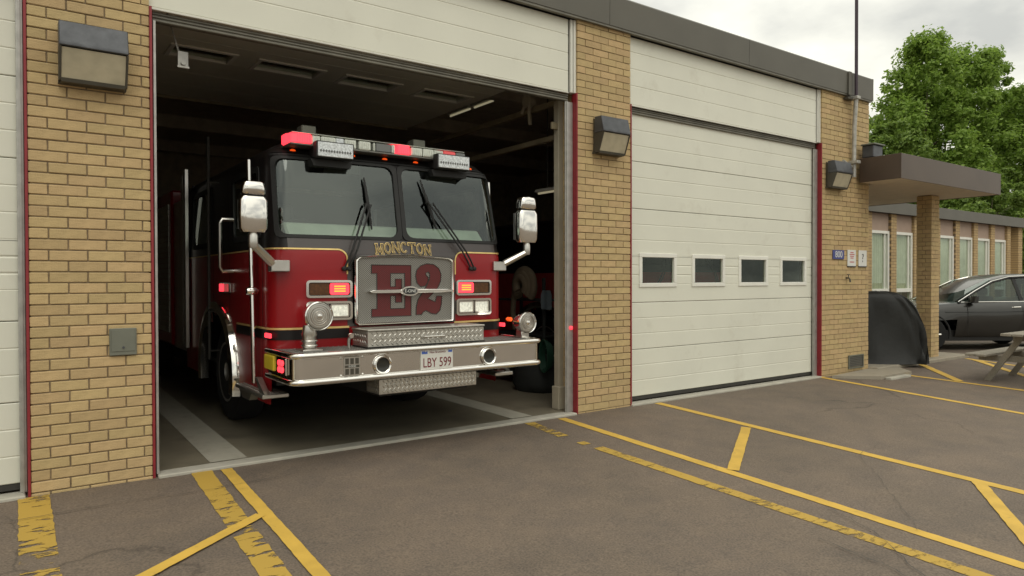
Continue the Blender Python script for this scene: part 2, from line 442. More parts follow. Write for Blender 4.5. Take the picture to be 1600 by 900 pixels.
def tube(bm, pts, r, n=8, cap=True):
    pts = [Vector(p) for p in pts]
    rs = r if isinstance(r, (list, tuple)) else [r] * len(pts)
    rings = []
    prev = None
    for i, p in enumerate(pts):
        d = (pts[min(i + 1, len(pts) - 1)] - pts[max(i - 1, 0)]).normalized()
        a = Vector((0, 0, 1)) if abs(d.z) < .9 else Vector((1, 0, 0))
        u = d.cross(a).normalized() if prev is None else (prev - d * prev.dot(d)).normalized()
        prev = u
        w = d.cross(u)
        rings.append([bm.verts.new(p + (u * math.cos(2 * PI * k / n) + w * math.sin(2 * PI * k / n)) * rs[i]) for k in range(n)])
    for i in range(len(rings) - 1):
        for k in range(n):
            bm.faces.new([rings[i][k], rings[i][(k + 1) % n], rings[i + 1][(k + 1) % n], rings[i + 1][k]])
    if cap:
        bm.faces.new(rings[0][::-1]); bm.faces.new(rings[-1])
    return bm


def lathe(bm, prof, c, axis='y', n=24, sgn=1):
    """prof: (radius, along) pairs"""
    rings = []
    for r, a in prof:
        ring = []
        for k in range(n):
            ca, sa = math.cos(2 * PI * k / n) * r, math.sin(2 * PI * k / n) * r
            a_ = a * sgn
            p = {'y': (ca, a_, sa), 'x': (a_, ca, sa), 'z': (ca, sa, a_)}[axis]
            ring.append(bm.verts.new(Vector(c) + Vector(p)))
        rings.append(ring)
    for i in range(len(rings) - 1):
        for k in range(n):
            bm.faces.new([rings[i][k], rings[i][(k + 1) % n], rings[i + 1][(k + 1) % n], rings[i + 1][k]])
    bm.faces.new(rings[0]); bm.faces.new(rings[-1])
    return bm


def loft(bm, secs, close=False, caps=True):
    R = [[bm.verts.new(p) for p in s] for s in secs]
    n = len(R[0])
    for i in range(len(R) - 1):
        for k in range(n if close else n - 1):
            try: bm.faces.new([R[i][k], R[i][(k + 1) % n], R[i + 1][(k + 1) % n], R[i + 1][k]])
            except ValueError: pass
    if caps:
        for r in (R[0], R[-1]):
            try: bm.faces.new(r)
            except ValueError: pass
    return bm


def quad(bm, *pts):
    bm.faces.new([bm.verts.new(p) for p in pts]); return bm


def text_mesh(s, size, m, name, parent, mx, kind=None):
    cu = bpy.data.curves.new(name, 'FONT'); cu.body = s; cu.size = size; cu.align_x = 'CENTER'; cu.align_y = 'CENTER'; cu.extrude = .0008
    to = bpy.data.objects.new(name, cu)
    COL.objects.link(to)
    dg = bpy.context.evaluated_depsgraph_get()
    me = bpy.data.meshes.new_from_object(to.evaluated_get(dg)); me.name = name
    bpy.data.objects.remove(to); bpy.data.curves.remove(cu)
    me.transform(mx)
    me.materials.clear(); me.materials.append(m)
    return obj(name, me, m, parent)


FACE = Matrix.Rotation(PI / 2, 4, 'X')   # xy text turned to face -Y

# ------------------------------------------------------------------ ground
SL = .035
GZ = -.02


def gz(y):
    return GZ + SL * max(min(y, 0), -9)


bm = B()
ys = [300, 60, 12, 0, -9, -40, -300]
xs = [-300, -40, -6, 14, 40, 300]
V = [[bm.verts.new((x, y, gz(y))) for x in xs] for y in ys]
for i in range(len(ys) - 1):
    for j in range(len(xs) - 1):
        bm.faces.new([V[i][j], V[i + 1][j], V[i + 1][j + 1], V[i][j + 1]])
obj('asphalt_ground', bm, M['asphalt'], kind='structure')


def marking(name, pts, m, lift=.004):
    b = B(); b.faces.new([b.verts.new((x, y, gz(y) + lift)) for x, y in pts])
    return obj(name, b, m, kind='structure')


def line(name, a, b_, w, m, lift=.004):
    a, b_ = Vector(a), Vector(b_); d = (b_ - a).normalized(); p = Vector((-d.y, d.x)) * w / 2
    rng = random.Random(int(1000 * (a.x + 3 * a.y + w)) & 0xffff)
    n = max(2, int((b_ - a).length / .055)); e0, e1 = [], []
    for i in range(n + 1):
        c = a.lerp(b_, i / n)
        e0.append(c + p * (1 + rng.uniform(-.07, .05))); e1.append(c - p * (1 + rng.uniform(-.07, .05)))
    bq = B(); V0 = [bq.verts.new((q.x, q.y, gz(q.y) + lift)) for q in e0]; V1 = [bq.verts.new((q.x, q.y, gz(q.y) + lift)) for q in e1]
    for i in range(n): bq.faces.new([V0[i], V1[i], V1[i + 1], V0[i + 1]])
    return obj(name, bq, m, kind='structure')


Yl, Wn, Fd = M['yellow'], M['worn_yellow'], M['faded_yellow']
line('worn_yellow_line', (.148, -.02), (.112, -5), .19, Wn)
line('worn_yellow_line', (1.265, -.02), (1.115, -4.2), .155, Wn)
line('yellow_line', (1.447, -.07), (1.335, -4.6), .088, Yl, .008)
line('yellow_hatch_line', (1.38, -1.26), (-.25, -2.46), .085, Yl, .012)
line('yellow_line', (5.005, -.08), (4.81, -6.2), .108, Yl)
line('faded_yellow_line', (4.57, -.06), (4.508, -.70), .125, Fd)
line('faded_yellow_line', (4.505, -.96), (4.50, -1.06), .10, Fd)
line('faded_yellow_line', (4.515, -1.2), (4.49, -6.2), .125, Fd)
line('yellow_line', (6.59, -.05), (6.40, -6.4), .115, Yl)
line('yellow_hatch_line', (6.43, -1.46), (4.99, -2.36), .10, Yl, .008)
line('yellow_hatch_line', (6.46, -3.66), (4.94, -4.62), .10, Yl, .008)
line('yellow_line', (10.36, .02), (9.7, -5.2), .11, Yl)
line('yellow_line', (11.85, -.62), (11.98, -3.5), .11, Yl)
line('yellow_hatch_line', (13.45, -.10), (11.95, -1.35), .13, Yl, .008)
line('yellow_line', (15.1, -.22), (14.2, -3.6), .12, Yl)
line('yellow_hatch_line', (15.0, -.42), (13.2, -2.0), .13, Yl, .008)


def crack(pts, w, seed):
    rng = random.Random(seed); b = B(); L_ = []; 
    P = []
    for i in range(len(pts) - 1):
        a, c = Vector(pts[i]), Vector(pts[i + 1]); k = max(2, int((c - a).length / .07))
        for j in range(k):
            p = a.lerp(c, j / k); P.append(p + Vector((rng.uniform(-.012, .012), rng.uniform(-.014, .014))))
    P.append(Vector(pts[-1]))
    prev = None
    for i, p in enumerate(P):
        d = (P[min(i + 1, len(P) - 1)] - P[max(0, i - 1)]).normalized(); q = Vector((-d.y, d.x)) * w * rng.uniform(.3, 1) / 2
        cur = [b.verts.new((p.x + q.x, p.y + q.y, gz(p.y) + .014)), b.verts.new((p.x - q.x, p.y - q.y, gz(p.y) + .014))]
        if prev: b.faces.new([prev[0], prev[1], cur[1], cur[0]])
        prev = cur
    obj('pavement_crack', b, M['gasket'], kind='structure')


crack([(-1.5, -.62), (.1, -.52), (.6, -.50), (1.2, -.55), (1.9, -.50)], .008, 1)
crack([(3.9, -4.6), (4.3, -4.1), (4.62, -3.75), (4.8, -3.3)], .006, 3)
crack([(3.55, -4.9), (4.0, -4.45), (4.15, -4.1), (4.2, -3.6)], .008, 5)
crack([(4.9, -3.9), (5.8, -3.2), (6.4, -2.7), (7.0, -2.6)], .004, 8)

# ------------------------------------------------------------------ bay floor and sills
BX0, BX1, BY1, CZ = -4.4, 11.7, 10.2, 4.35
bm = B(); box(bm, BX0, BX1, .13, BY1, -.3, 0); obj('bay_floor', bm, M['bay_floor'], kind='structure')
for n, (x0, x1) in enumerate(((-4.3, .10), (.955, 5.28), (6.17, 10.35))):
    bm = B(); box(bm, x0, x1, -.035, .128, -.3, .002, .008); obj('concrete_threshold', bm, M['sill'], kind='structure')


def fstripe(a, b_, w):
    b = B(); a, b_ = Vector(a), Vector(b_); d = (b_ - a).normalized(); p = Vector((-d.y, d.x)) * w / 2
    b.faces.new([b.verts.new((q.x, q.y, .004)) for q in (a + p, a - p, b_ - p, b_ + p)])
    obj('floor_stripe', b, M['stripe'], kind='structure')


fstripe((1.52, .14), (1.72, 10), .30)
fstripe((4.62, .14), (4.72, 10), .28)

# ------------------------------------------------------------------ fire station
st = thing('fire_station', 'tan brick fire hall with tall white bay doors and a dark metal roof edge', 'fire station')
CH, BL = .0795, .244
JT = .0085
P1, P2, P3 = (.134, .918), (5.319, 6.165), (10.387, 11.818)
ROOFZ = 4.52


def brick_mesh(w, name, seed):
    rng = random.Random(seed); b = B()
    box(b, 0, w, 0, .05, 0, CH - JT, .004)
    for v in b.verts:
        v.co += Vector((rng.uniform(-.0012, .0012), rng.uniform(-.0012, .0012), rng.uniform(-.0012, .0012)))
    me = bpy.data.meshes.new(name); bmesh.ops.recalc_face_normals(b, faces=b.faces); b.to_mesh(me); b.free(); me.materials.append(M['brick']); return me


_bm_cache = {}


def bricks_for(pier, x0, x1, z0, z1, rows_single, holes=()):
    """running bond; the courses in rows_single are single bricks, the rest one joined mesh"""
    rest = B(); made = 0
    r = math.floor(z0 / CH)
    while r * CH < z1:
        z = r * CH
        x = x0
        first = True
        while x < x1 - .02:
            w = BL
            if first and r % 2: w = BL / 2
            first = False
            xe = min(x + w, x1)
            wb = xe - x - (JT if xe < x1 else 0)
            cx, cz_ = x + wb / 2, z + CH / 2
            if wb > .02 and not any(h[0] < cx < h[1] and h[2] < cz_ < h[3] for h in holes):
                dy = random.uniform(-.0025, .0025)
                if rows_single(r):
                    key = (round(wb, 3), random.randrange(3))
                    if key not in _bm_cache: _bm_cache[key] = brick_mesh(wb, 'brick', len(_bm_cache))
                    obj('brick', _bm_cache[key], M['brick'], pier, loc=(x, dy, z + JT / 2)); made += 1
                else:
                    box(rest, x, x + wb, dy, .05, z + JT / 2, min(z + CH - JT / 2, z1))
            x = xe
        r += 1
    if len(rest.verts):
        obj('brick_courses', rest, M['brick'], pier, kind='stuff')
    else: rest.free()
    return made


for (x0, x1), sing, nm in ((P1, lambda r: -1 <= r <= 45, 1), (P2, lambda r: 2 <= r <= 29, 2), (P3, lambda r: False, 3)):
    b = B(); box(b, x0 + .012, x1 - .012, .011, .40, -.3, ROOFZ)
    pier = obj('brick_pier', b, M['mortar'], st)
    k = bricks_for(pier, x0, x1, -.16, ROOFZ, sing)
    # side faces
    if nm == 2 or nm == 1:
        b = B(); r = -2
        while r * CH < ROOFZ - .1:
            z = r * CH
            off = .12 if r % 2 else .22
            for (ya, yb) in ((.052, off - JT), (off, .395)):
                for xx in ((x0, x0 + .012), (x1 - .012, x1)):
                    box(b, xx[0], xx[1], ya, yb, z + JT / 2, z + CH - JT / 2)
            r += 1
        obj('reveal_bricks', b, M['brick'], pier, kind='stuff')
# end wall of the hall beyond the corner pier
b = B(); box(b, 11.56, 11.80, .40, BY1, -.3, ROOFZ); obj('end_wall', b, M['far_brick'], st)
b = B(); box(b, BX0 - .2, 11.56, BY1, BY1 + .25, -.3, ROOFZ); obj('back_wall', b, M['bay_wall'], st)
b = B(); box(b, BX0 - .2, BX0, .02, BY1, -.3, ROOFZ); obj('west_wall', b, M['bay_wall'], st)
b = B(); box(b, 11.50, 11.557, .41, BY1, 0, CZ); obj('lining_wall', b, M['bay_wall'], st)
b = B(); box(b, BX0, 11.55, .12, BY1, CZ, CZ + .12); obj('ceiling', b, M['bay_ceiling'], st)
b = B(); box(b, BX0 - .2, 11.80, .06, BY1 + .25, ROOFZ + .004, 4.86); obj('roof', b, M['roof'], st)
for i, y in enumerate((2.2, 4.6, 7.0, 9.4)):
    b = B(); box(b, BX0 + .01, 11.49, y, y + .16, CZ - .22, CZ - .003); obj('roof_beam', b, M['bay_ceiling'], st)

# fascia: flashing panels with open butt joints
js = [-4.75, -2.237, .433, 3.103, 5.773, 8.445, 11.12]
for i in range(len(js)):
    a = js[i]; c = js[i + 1] - .006 if i + 1 < len(js) else 11.845
    b = B(); prism(b, [(-.055, 4.515), (.055, 4.515), (.055, 4.875), (-.04, 4.885), (-.062, 4.862)], 'x', a, c)
    f = obj('fascia_panel', b, M['fascia'], st)
b = B(); prism(b, [(11.845 - .004, 4.515), (11.845 + .02, 4.515), (11.845 + .02, 4.885), (11.845 - .004, 4.885)], 'y', -.05, BY1 + .25); obj('fascia_panel', b, M['fascia'], st)
b = B(); box(b, 11.03, 11.115, -.085, -.0625, 4.49, 4.87, .004); obj('fascia_cover_strip', b, M['fascia'], st)
b = B(); box(b, -4.7, 11.83, -.046, .0, 4.49, 4.514); obj('drip_edge', b, M['lintel'], st)


def ribbed(bm, x0, x1, z0, z1, yf, th, grooves, gd=.006, gw=.012):
    """sheet with horizontal V grooves, extruded along x"""
    prof = [(yf + th, z0), (yf + .004, z0), (yf, z0 + .006)]
    for g in sorted(grooves):
        prof += [(yf, g - gw), (yf + gd, g - gw * .15), (yf + gd, g + gw * .15), (yf, g + gw)]
    prof += [(yf, z1 - .006), (yf + .004, z1), (yf + th, z1)]
    prism(bm, prof, 'x', x0, x1)


DY = .10
DOORBOT, SEC = .065, .5855


def grooves(z0, z1, n=3):
    return [z0 + (z1 - z0) * k / n for k in range(1, n)]


def closed_door(x0, x1, wins, label=None):
    root = B(); box(root, x0, x1, DY + .004, DY + .03, DOORBOT - .045, DOORBOT - .002)
    d = obj('garage_door', root, M['gasket'], st)
    if label: d['label'] = label
    for i in range(6):
        z0 = DOORBOT + i * SEC + .003; z1 = DOORBOT + (i + 1) * SEC - .003
        b = B()
        if i == 2 and wins:
            wz0, wz1 = 1.462, 1.822
            edges = [x0] + [e for w in wins for e in w] + [x1]
            ribbed(b, x0, x1, z0, wz0, DY, .045, [])
            ribbed(b, x0, x1, wz1, z1, DY, .045, [])
            for k in range(0, len(edges), 2):
                ribbed(b, edges[k], edges[k + 1], wz0, wz1, DY, .045, [1.58, 1.70])
            obj('door_section', b, M['white_door'], d)
            for (a, c) in wins:
                fb = B(); t = .035
                for (fx0, fx1, fz0, fz1) in ((a - t, c + t, wz0 - t, wz0 + .018), (a - t, c + t, wz1 - .018, wz1 + t), (a - t, a + .018, wz0 + .018, wz1 - .018), (c - .018, c + t, wz0 + .018, wz1 - .018)):
                    box(fb, fx0, fx1, DY - .016, DY + .03, fz0, fz1, .005)
                obj('window_frame', fb, M['frame_white'], d)
                pb = B(); box(pb, a, c, DY + .012, DY + .018, wz0, wz1); obj('window_pane', pb, M['glass'], d)
        else:
            ribbed(b, x0, x1, z0, z1, DY, .045, grooves(z0, z1), .004, .008)
            obj('door_section', b, M['white_door'], d)
    return d


kd = (6.071 + DY) / 6.071
wl = []
for i in range(4):
    a = (6.345 + .984 * i) * kd
    wl.append((a, a + .615 * kd))
closed_door(6.10, 10.27, wl, 'closed white overhead door with a row of four windows')
closed_door(-4.25, .085, [(-3.9, -3.28), (-2.9, -2.28), (-1.9, -1.28)], 'closed white overhead door at the edge of the photo')

# header panels over each bay, white trims, red frames, tracks
HZ = 3.66
for k, (x0, x1) in enumerate(((-4.3, .134), (.918, 5.319), (6.165, 10.387))):
    xe = x1 - .085
    b = B(); ribbed(b, x0 + .004, xe - .02, HZ + .01, 4.49, .045, .05, [3.90, 4.105, 4.31], .004, .008); obj('header_panel', b, M['white_door'], st)
    b = B(); box(b, x0 + .004, xe - .02, .035, .055, HZ - .012, HZ + .006, .003); obj('header_trim', b, M['white_trim'], st)
    b = B(); ribbed(b, x0 + .035, xe, HZ - .09, HZ - .016, .07, .06, [HZ - .065, HZ - .04], .012, .008); obj('lintel_strip', b, M['lintel'], st)
    b = B(); box(b, xe + .006, x1 - .045, .03, .10, HZ, 4.49, .003); box(b, x1 - .038, x1 - .003, .022, .10, HZ, 4.49, .003); obj('white_trim', b, M['white_trim'], st)
    b = B(); box(b, xe - .018, xe + .004, .06, .09, HZ, 4.49); obj('trim_gap', b, M['gasket'], st)
    # red steel jamb angles
    b = B(); box(b, x0 + .001, x0 + .020, -.006, .008, -.05, HZ - .002, .002); box(b, x0 + .001, x0 + .010, .0085, .10, -.05, HZ - .002); obj('red_jamb', b, M['red_trim'], st)
    b = B(); box(b, x1 - .019, x1 - .001, -.006, .085, -.03, HZ - .002, .003); obj('red_jamb', b, M['red_trim'], st)
    # vertical door tracks
    tw = .064 if k == 0 else .135
    b = B(); box(b, x1 - tw, x1 - .021, .062, .078, .002, HZ - .1, .003); box(b, x1 - tw + .014, x1 - tw + .026, .05, .062, .002, HZ - .1); obj('guide_track', b, M['track'], st)
    b = B(); box(b, x0 + .030, x0 + .05, .02, .16, .002, HZ - .1, .002); obj('guide_track', b, M['track'], st)

b = B(); lathe(b, [(.022, 0), (.022, -.010), (.015, -.018), (.004, -.022)], (5.262, .058, .97), 'y', 14); obj('red_reflection_disc', b, M['red_lit'], st, 40)  # added glowing disc in place of the engine lamp's red reflection
# raised door of the middle bay: lies flat below the ceiling
RZ = 3.95
b = B(); box(b, 1.02, 5.20, .30, .33, RZ - .01, RZ + .05)
rd = obj('garage_door', b, M['gasket'], st); rd['label'] = 'raised white door lying flat below the ceiling above the fire engine'
wx = [(1.42, 2.02), (2.30, 3.00), (3.30, 3.98), (4.34, 5.02)]
wy = (1.80, 2.16)
for i in range(6):
    y0 = .333 + i * .612; y1 = y0 + .606
    b = B()
    if i == 2:
        ed = [1.0] + [e for w in wx for e in w] + [5.22]
        box(b, 1.0, 5.22, y0, wy[0], RZ, RZ + .045); box(b, 1.0, 5.22, wy[1], y1, RZ, RZ + .045)
        for k in range(0, len(ed), 2): box(b, ed[k], ed[k + 1], wy[0], wy[1], RZ, RZ + .045)
        obj('door_section', b, M['white_door'], rd)
        for (a, c) in wx:
            fb = B(); t = .035
            for q in ((a - t, c + t, wy[0] - t, wy[0] + .012), (a - t, c + t, wy[1] - .012, wy[1] + t), (a - t, a + .012, wy[0] + .012, wy[1] - .012), (c - .012, c + t, wy[0] + .012, wy[1] - .012)):
                box(fb, q[0], q[1], q[2], q[3], RZ - .016, RZ + .02, .004)
            obj('window_frame', fb, M['frame_white'], rd)
            pb = B(); box(pb, a, c, wy[0], wy[1], RZ + .02, RZ + .026); obj('window_pane', pb, M['glass'], rd)
    else:
        box(b, 1.0, 5.22, y0, y1, RZ, RZ + .045, .004); obj('door_section', b, M['white_door'], rd)
b = B(); box(b, 1.0, 5.22, 4.01, 4.05, RZ - .035, RZ + .05, .005); obj('door_stiffener', b, M['bay_metal'], rd)
# roller bracket hanging at the left track
b = B(); box(b, 1.175, 1.258, .296, .306, 3.30, 3.44, .003); lathe(b, [(.018, 0), (.018, .02)], (1.216, .275, 3.34), 'y', 12); box(b, 1.17, 1.263, .286, .2955, 3.30, 3.318, .002); tube(b, [(1.19, .31, 3.42), (1.06, .33, 3.9)], .008, 6)
obj('roller_bracket', b, M['track'], rd)
# horizontal tracks and door hardware on the right
for z in (3.68, 3.26):
    b = B(); box(b, 5.43, 5.49, .45, 6.0, z - .03, z + .03, .004); obj('horizontal_track', b, M['bay_metal'], st)
b = B(); lathe(b, [(.02, -.06), (.09, -.05), (.10, 0), (.09, .05), (.02, .06)], (5.42, 1.05, 3.80), 'x', 16)
tube(b, [(5.40, 1.0, 3.80), (5.36, .97, 3.62), (5.38, .98, 3.48)], .025); tube(b, [(5.40, 1.1, 3.78), (5.40, 1.18, 3.66)], .02)
obj('cable_drum', b, M['post'], st, 40)
b = B(); box(b, 5.25, 5.33, .26, .35, .25, 3.62, .005); box(b, 5.225, 5.345, .235, .365, .0, .27, .008); obj('inner_post', b, M['post'], st)
b = B(); box(b, 5.16, 5.25, .27, .30, 3.28, 3.36, .004); obj('post_bracket', b, M['bay_metal'], st)

# ------------------------------------------------------------------ wall lamps
LG = 'wall lamps on the brick piers'


def wall_lamp(x0, x1, z0, label):
    w = x1 - x0; h = .425; t = thing('wall_lamp', label, 'wall lamp', (x0, 0, z0), 0, LG)
    b = B(); prism(b, [(-.006, 0), (-.055, 0), (-.055, .02), (-.006, .02)], 'x', 0, w)  # base lip
    prism(b, [(-.006, .021), (-.04, .021), (-.04, h - .03), (-.006, h - .01)], 'x', .02, w - .02)
    obj('back_box', b, M['lamp_side'], t)
    b = B(); prism(b, [(-.045, h - .012), (-.045, h - .19), (-.205, h - .19), (-.205, h - .17), (-.165, h - .005), (-.05, h)], 'x', 0, w, .006); obj('hood', b, M['lamp_metal'], t)
    b = B()
    side = [(-.042, h - .192), (-.042, .012), (-.115, .012), (-.20, h - .192)]
    prism(b, side, 'x', 0, .014); prism(b, side, 'x', w - .014, w)
    prism(b, [(-.06, 0), (-.06, .026), (-.122, .026), (-.114, 0)], 'x', .0145, w - .0145)
    obj('lens_frame', b, M['lamp_side'], t)
    b = B(); n = 1
    for i in range(n):
        f0, f1 = i / n, (i + 1) / n
        za, zb = .028 + (h - .225) * f0, .028 + (h - .225) * f1
        ya, yb = -.116 - .072 * f0, -.116 - .072 * f1
        prism(b, [(ya, za), ((ya + yb) / 2 - .002, (za + zb) / 2), (yb, zb - .0003), (-.06, zb - .0003), (-.06, za)], 'x', .016, w - .016)
    obj('prismatic_lens', b, M['lens'], t)
    b = B()
    for xx in (.06, w - .09):
        lathe(b, [(.006, 0), (.006, .012)], (xx, -.09, h - .002), 'z', 8); lathe(b, [(.006, 0), (.006, .012)], (xx + .02, -.09, h - .002), 'z', 8)
    obj('hinge_screws', b, M['lamp_metal'], t)
    return t


M['lens'] = mat('prismatic_lens', (.40, .355, .25), .30, var=.22, scale=5)
wall_lamp(.318, .752, 2.955, 'dark wall lamp at the left, on the brick pier beside the open bay')
wall_lamp(5.535, 5.965, 2.985, 'dark wall lamp on the brick pier between the open bay and closed door')
wall_lamp(10.47, 10.94, 2.955, 'dark wall lamp on the corner pier, below the mast and beside the canopy')

# small fittings on the wall
t = thing('electric_box', 'small grey-green square cover plate low on the left brick pier', 'cover plate', (.628, 0, .958))
b = B(); box(b, 0, .184, -.022, -.0035, 0, .206, .004); obj('cover', b, M['grey_box'], t)
b = B(); box(b, .012, .172, -.026, -.0225, .03, .194, .002); obj('lid', b, M['grey_box'], t)
b = B(); lathe(b, [(.009, 0), (.009, .006)], (.093, -.032, .06), 'y', 10); obj('lock', b, M['lamp_metal'], t)

t = thing('number_sign', 'small blue sign with white house number 800 on the corner pier', 'house number', (10.685, 0, 1.842))
b = B(); box(b, 0, .335, -.018, -.004, 0, .148, .004); obj('board', b, M['sign_blue'], t)
text_mesh('800', .145, M['sign_white'], 'number', t, Matrix.Translation((.168, -.0195, .074)) @ FACE)
for (x, lab, red) in ((11.13, 'white notice with red printing on the corner pier beside the blue number', True), (11.475, 'white notice with a black mark at the edge of the corner pier', False)):
    t = thing('notice_sign', lab, 'notice', (x, 0, 1.735), 0, 'white notices on the corner pier')
    b = B(); box(b, 0, .255, -.016, -.004, 0, .265, .003); obj('board', b, M['sign_white'], t)
    b = B(); box(b, -.004, .259, -.021, -.004, -.014, -.0005); obj('lower_edge', b, M['sign_black'], t)
    b = B()
    if red:
        for (zz, ww) in ((.215, .10), (.185, .15), (.155, .12), (.125, .09), (.06, .14)): box(b, .128 - ww / 2, .128 + ww / 2, -.0175, -.0165, zz, zz + .014)
        obj('printing', b, M['sign_red'], t)
    else:
        for q in ((.10, .125, .19, .205), (.125, .15, .155, .205), (.112, .135, .12, .15), (.11, .13, .07, .095)): box(b, q[0], q[1], -.0175, -.0165, q[2], q[3])
        obj('printing', b, M['sign_black'], t)
t = thing('water_tap', 'small dark hose tap on the corner pier below the notices', 'tap', (11.10, 0, 1.54))
b = B(); tube(b, [(0, -.002, 0), (0, -.05, 0), (0, -.07, -.02), (0, -.075, -.07)], .014); obj('spout', b, M['lamp_side'], t, 40)
b = B(); tube(b, [(0, -.045, .012), (0, -.045, .05)], .007); box(b, -.035, .035, -.053, -.037, .05, .062, .003); obj('handle', b, M['lamp_side'], t)
t = thing('wall_vent', 'dark louvred vent at the foot of the corner pier', 'vent', (11.17, 0, .05))
b = B(); 
for q in ((0, .47, .0, .02), (0, .47, .20, .22), (0, .02, .0205, .1995), (.45, .47, .0205, .1995)): box(b, q[0], q[1], -.02, -.0035, q[2], q[3])
obj('frame', b, M['grey_box'], t)
for i in range(6):
    b = B(); z = .03 + i * .028; prism(b, [(-.016, z), (-.0045, z + .022), (-.0045, z + .026), (-.018, z + .003)], 'x', .0205, .4495); obj('slat', b, M['lamp_side'], t)

# mast on the corner pier: dark aerial above, pale conduit below
t = thing('mast', 'tall thin dark mast rising past the roof edge at the corner pier', 'mast', (11.20, -.11, 0))
b = B(); tube(b, [(0, 0, 4.45), (0, .0, 7.5)], .026, 10); obj('aerial', b, M['pole'], t, 40)
b = B(); tube(b, [(.01, .04, 3.18), (.01, .04, 3.5), (.0, .03, 4.0), (0, .0, 4.48)], .034, 10); obj('conduit', b, M['conduit'], t, 40)
b = B(); tube(b, [(.01, .04, 3.33), (-.12, .045, 3.36), (-.30, .05, 3.42)], .022, 8); obj('branch_pipe', b, M['conduit'], t, 40)
for z in (4.46, 3.42):
    b = B(); box(b, -.055, .055, -.05, .105, z - .025, z + .025, .005); obj('clamp', b, M['conduit'], t)
b = B(); box(b, -.2, -.06, .02, .105, 4.42, 4.46, .004); obj('bracket', b, M['lamp_side'], t)

# ------------------------------------------------------------------ canopy beside the hall
t = thing('entrance_canopy', 'flat dark brown metal canopy carried by a single tan brick column', 'canopy', (0, 0, 0))
cx0, cx1, cy0, cy1, cz0, cz1 = 11.39, 15.27, -.73, 3.15, 3.105, 3.50
b = B(); prism(b, [(cy0 + .02, cz0 + .02), (cy1, cz0 + .02), (cy1, cz1 - .05), (cy0 + .02, cz1 - .05)], 'x', 11.86, cx1 - .02); box(b, cx0 + .02, 11.855, cy0 + .02, -.07, cz0 + .02, cz1 - .05); obj('roof_deck', b, M['roof'], t)
b = B(); box(b, cx0, cx1, cy0, cy0 + .015, cz0, cz1, .003); obj('front_fascia', b, M['canopy'], t)
b = B(); box(b, cx0, cx0 + .015, cy0 + .016, -.066, cz0, cz1, .003); obj('side_fascia', b, M['canopy'], t)
b = B(); box(b, cx1 - .015, cx1, cy0 + .016, cy1, cz0, cz1, .003); obj('side_fascia', b, M['canopy'], t)
b = B(); box(b, cx0 + .016, 11.83, cy0 + .016, -.066, cz0 + .008, cz0 + .018); box(b, 11.835, cx1 - .016, cy0 + .016, cy1, cz0 + .008, cz0 + .018); obj('soffit', b, M['soffit'], t)
b = B(); box(b, 14.212, 14.508, .042, .288, -.1, cz0 + .006); col = obj('column', b, M['mortar'], t)
b = B(); r = -1
while r * CH < cz0 - .02:
    z = r * CH; zt = min(z + CH - JT / 2, cz0 + .004)
    m_ = 14.36 if r % 2 else 14.28
    for (a, c) in ((14.20, m_ - JT), (m_, 14.52)):
        box(b, a, c, .03, .0415, z + JT / 2, zt); box(b, a, c, .2885, .30, z + JT / 2, zt)
    k_ = .14 if r % 2 else .20
    for (a, c) in ((.042, k_ - JT), (k_, .288)):
        box(b, 14.20, 14.2115, a, c, z + JT / 2, zt); box(b, 14.5085, 14.52, a, c, z + JT / 2, zt)
    r += 1
obj('column_bricks', b, M['brick'], col, kind='stuff')
t = thing('roof_hood', 'small grey metal hood above the canopy at the hall corner', 'metal hood', (11.42, -.28, 3.505))
b = B(); box(b, 0, .30, 0, .19, 0, .20, .012); obj('body', b, M['lamp_metal'], t)
b = B(); box(b, -.03, .33, -.03, .20, .2005, .225, .006); obj('cap', b, M['grey_box'], t)

# concrete pad by the entrance
b = B(); box(b, 11.83, 15.4, -.16, 3.2, -.3, .035, .015); obj('concrete_pad', b, M['concrete'], kind='structure')
b = B(); prism(b, [(10.45, -.14), (11.0, -.62), (12.0, -.62), (12.45, -.165), (11.828, -.165), (11.828, -.012)], 'z', -.3, .012); obj('concrete_pad', b, M['concrete'], kind='structure')
b = B(); box(b, 11.1, 11.75, -.73, -.635, -.2, -.012, .006); obj('concrete_kerb', b, M['sill'], kind='structure')

